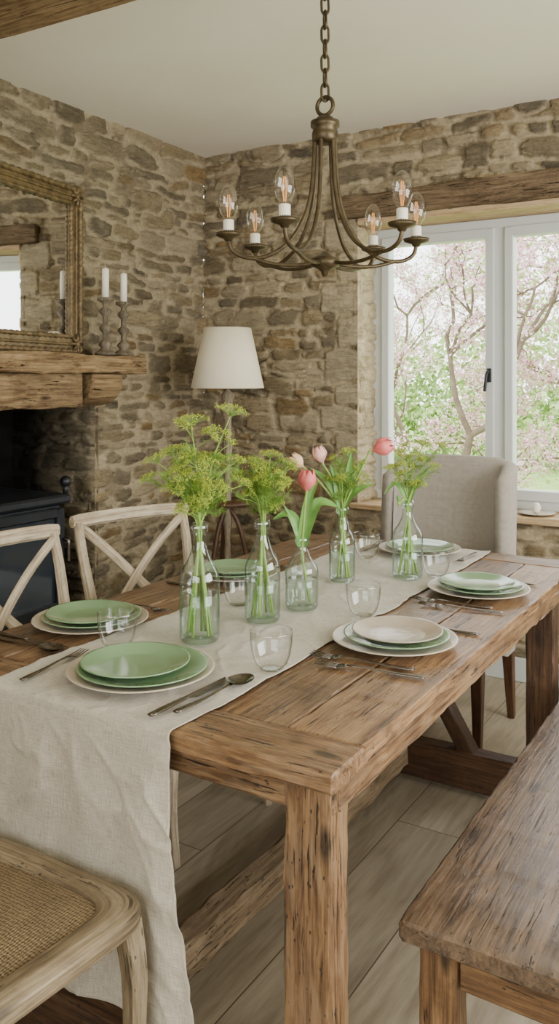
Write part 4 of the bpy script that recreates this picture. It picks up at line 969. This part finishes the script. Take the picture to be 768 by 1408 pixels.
def tree(loc, seed, h, spread, ntips, label, lean=(0, 0), r0=0.06):
    rr = random.Random(seed); rs = np.random.RandomState(seed); e = empty('blossom_tree', loc, label, 'tree', group='blossoming trees outside')
    mb = MB(); tips = []
    def br(p, d, L, r_, lv):
        n_ = 5; pts = [p]; dd = d.copy()
        for k in range(n_):
            dd = (dd+Vector([rr.gauss(0, 0.18) for _ in range(3)])+Vector((0, 0, 0.04))).normalized(); pts.append(pts[-1]+dd*L/n_)
        mb.tube(pts, lerpl([r_, r_*0.62], len(pts)), 6, caps=False)
        if lv >= 2:
            for q in pts[1:]: tips.append((q, lv))
        if lv < 5:
            for k in range(3 if lv < 4 else 2):
                i = rr.choice([2, 3, 4, 5]) if k else 5
                a = rr.uniform(0, 6.28); sd = dd.orthogonal().normalized(); sd = Matrix.Rotation(a, 3, dd) @ sd
                nd_ = (dd*0.75+sd*rr.uniform(0.5, 1.0)*spread).normalized(); br(pts[i], nd_, L*rr.uniform(0.62, 0.82), r_*0.58, lv+1)
    br(Vector((0, 0, 0)), Vector((lean[0], lean[1], 1)).normalized(), h, r0, 0)
    mb.obj('trunk', M_BARK, e)
    T = np.array([tuple(t[0]) for t in tips]); pk = T[rs.randint(0, len(T), ntips)]+rs.normal(0, 0.06, (ntips, 3))
    cl = pk[rs.randint(0, len(pk), ntips*7)]+rs.normal(0, 0.024, (ntips*7, 3))
    V, F, C = leafcards(cl, 0.020, [lin(c)[:3] for c in ((232, 188, 198), (240, 212, 216), (222, 166, 182), (246, 232, 230))], rs)
    np_mesh('blossom', V, F, C, M_FOL, e, dict(kind='stuff'), False)
    ng = int(ntips*1.8)
    gl = T[rs.randint(0, len(T), ng)]+rs.normal(0, 0.09, (ng, 3))
    V, F, C = leafcards(gl, 0.022, [lin(c)[:3] for c in ((176, 198, 124), (188, 208, 136), (158, 182, 104))], rs)
    np_mesh('leaves', V, F, C, M_FOL, e, dict(kind='stuff'), False)
tree((-2.75, 7.4, GZ), 4, 1.35, 0.9, 2600, 'pink blossoming tree with twisting branches', (0.05, -0.05), 0.055)
tree((-1.1, 8.6, GZ), 9, 1.2, 1.0, 2600, 'pink blossoming tree with spreading branches', (-0.25, -0.1), 0.045)
tree((-4.9, 11.5, GZ), 15, 1.6, 0.9, 3200, 'distant blossoming tree at the lawn edge', (0.1, 0), 0.05)
rs = np.random.RandomState(3)
e = empty('hedge', (0, 0, 0), 'soft green hedge beyond the trees', 'hedge')
n_ = 20000; X = rs.uniform(-14, 5, n_); Yv = 18+rs.uniform(-1.0, 1.0, n_); Z = rs.beta(1.2, 2.0, n_)*(3.0+0.8*np.sin(X*0.9)+0.4*np.sin(X*2.3))+GZ+0.1
V, F, C = leafcards(np.stack([X, Yv, Z], 1), 0.10, [lin(c)[:3] for c in ((174, 198, 128), (158, 184, 110), (190, 210, 148), (146, 174, 100))], rs)
np_mesh('leaves', V, F, C, M_FOL, e, dict(kind='stuff'), False)

# ------------------------------------------------------------------ light
w = bpy.data.worlds.new('World'); SC.world = w; w.use_nodes = True
bg = w.node_tree.nodes['Background']; bg.inputs[0].default_value = (0.97, 0.99, 1.0, 1); bg.inputs[1].default_value = 5.8
def area(name, loc, rot, sx, sy, pw, col):
    l = bpy.data.lights.new(name, 'AREA'); l.shape = 'RECTANGLE'; l.size = sx; l.size_y = sy; l.energy = pw; l.color = col
    o = bpy.data.objects.new(name, l); COL.objects.link(o); o.location = loc; o.rotation_euler = rot
area('added_side_fill', (XR-0.02, 1.9, 1.52), (0, math.radians(90), 0), 1.5, 2.1, 92, (1.0, 0.98, 0.94))  # added fill lamp at the made-up opening in the right wall
area('added_front_fill', (-0.2, YF+0.02, 1.52), (math.radians(90), 0, 0), 2.7, 1.5, 7, (1.0, 0.97, 0.92))  # weak fill lamp added behind the camera, no window known there

cam = bpy.data.cameras.new('camera'); co = bpy.data.objects.new('camera', cam); COL.objects.link(co)
co.location = (0, 0, 1.4); co.rotation_euler = (math.radians(90), 0, math.radians(31.2))
cam.sensor_fit = 'VERTICAL'; cam.sensor_height = 36; cam.lens = 36*1165/1408; cam.shift_y = -181/1408
cam.clip_start = 0.02
SC.camera = co
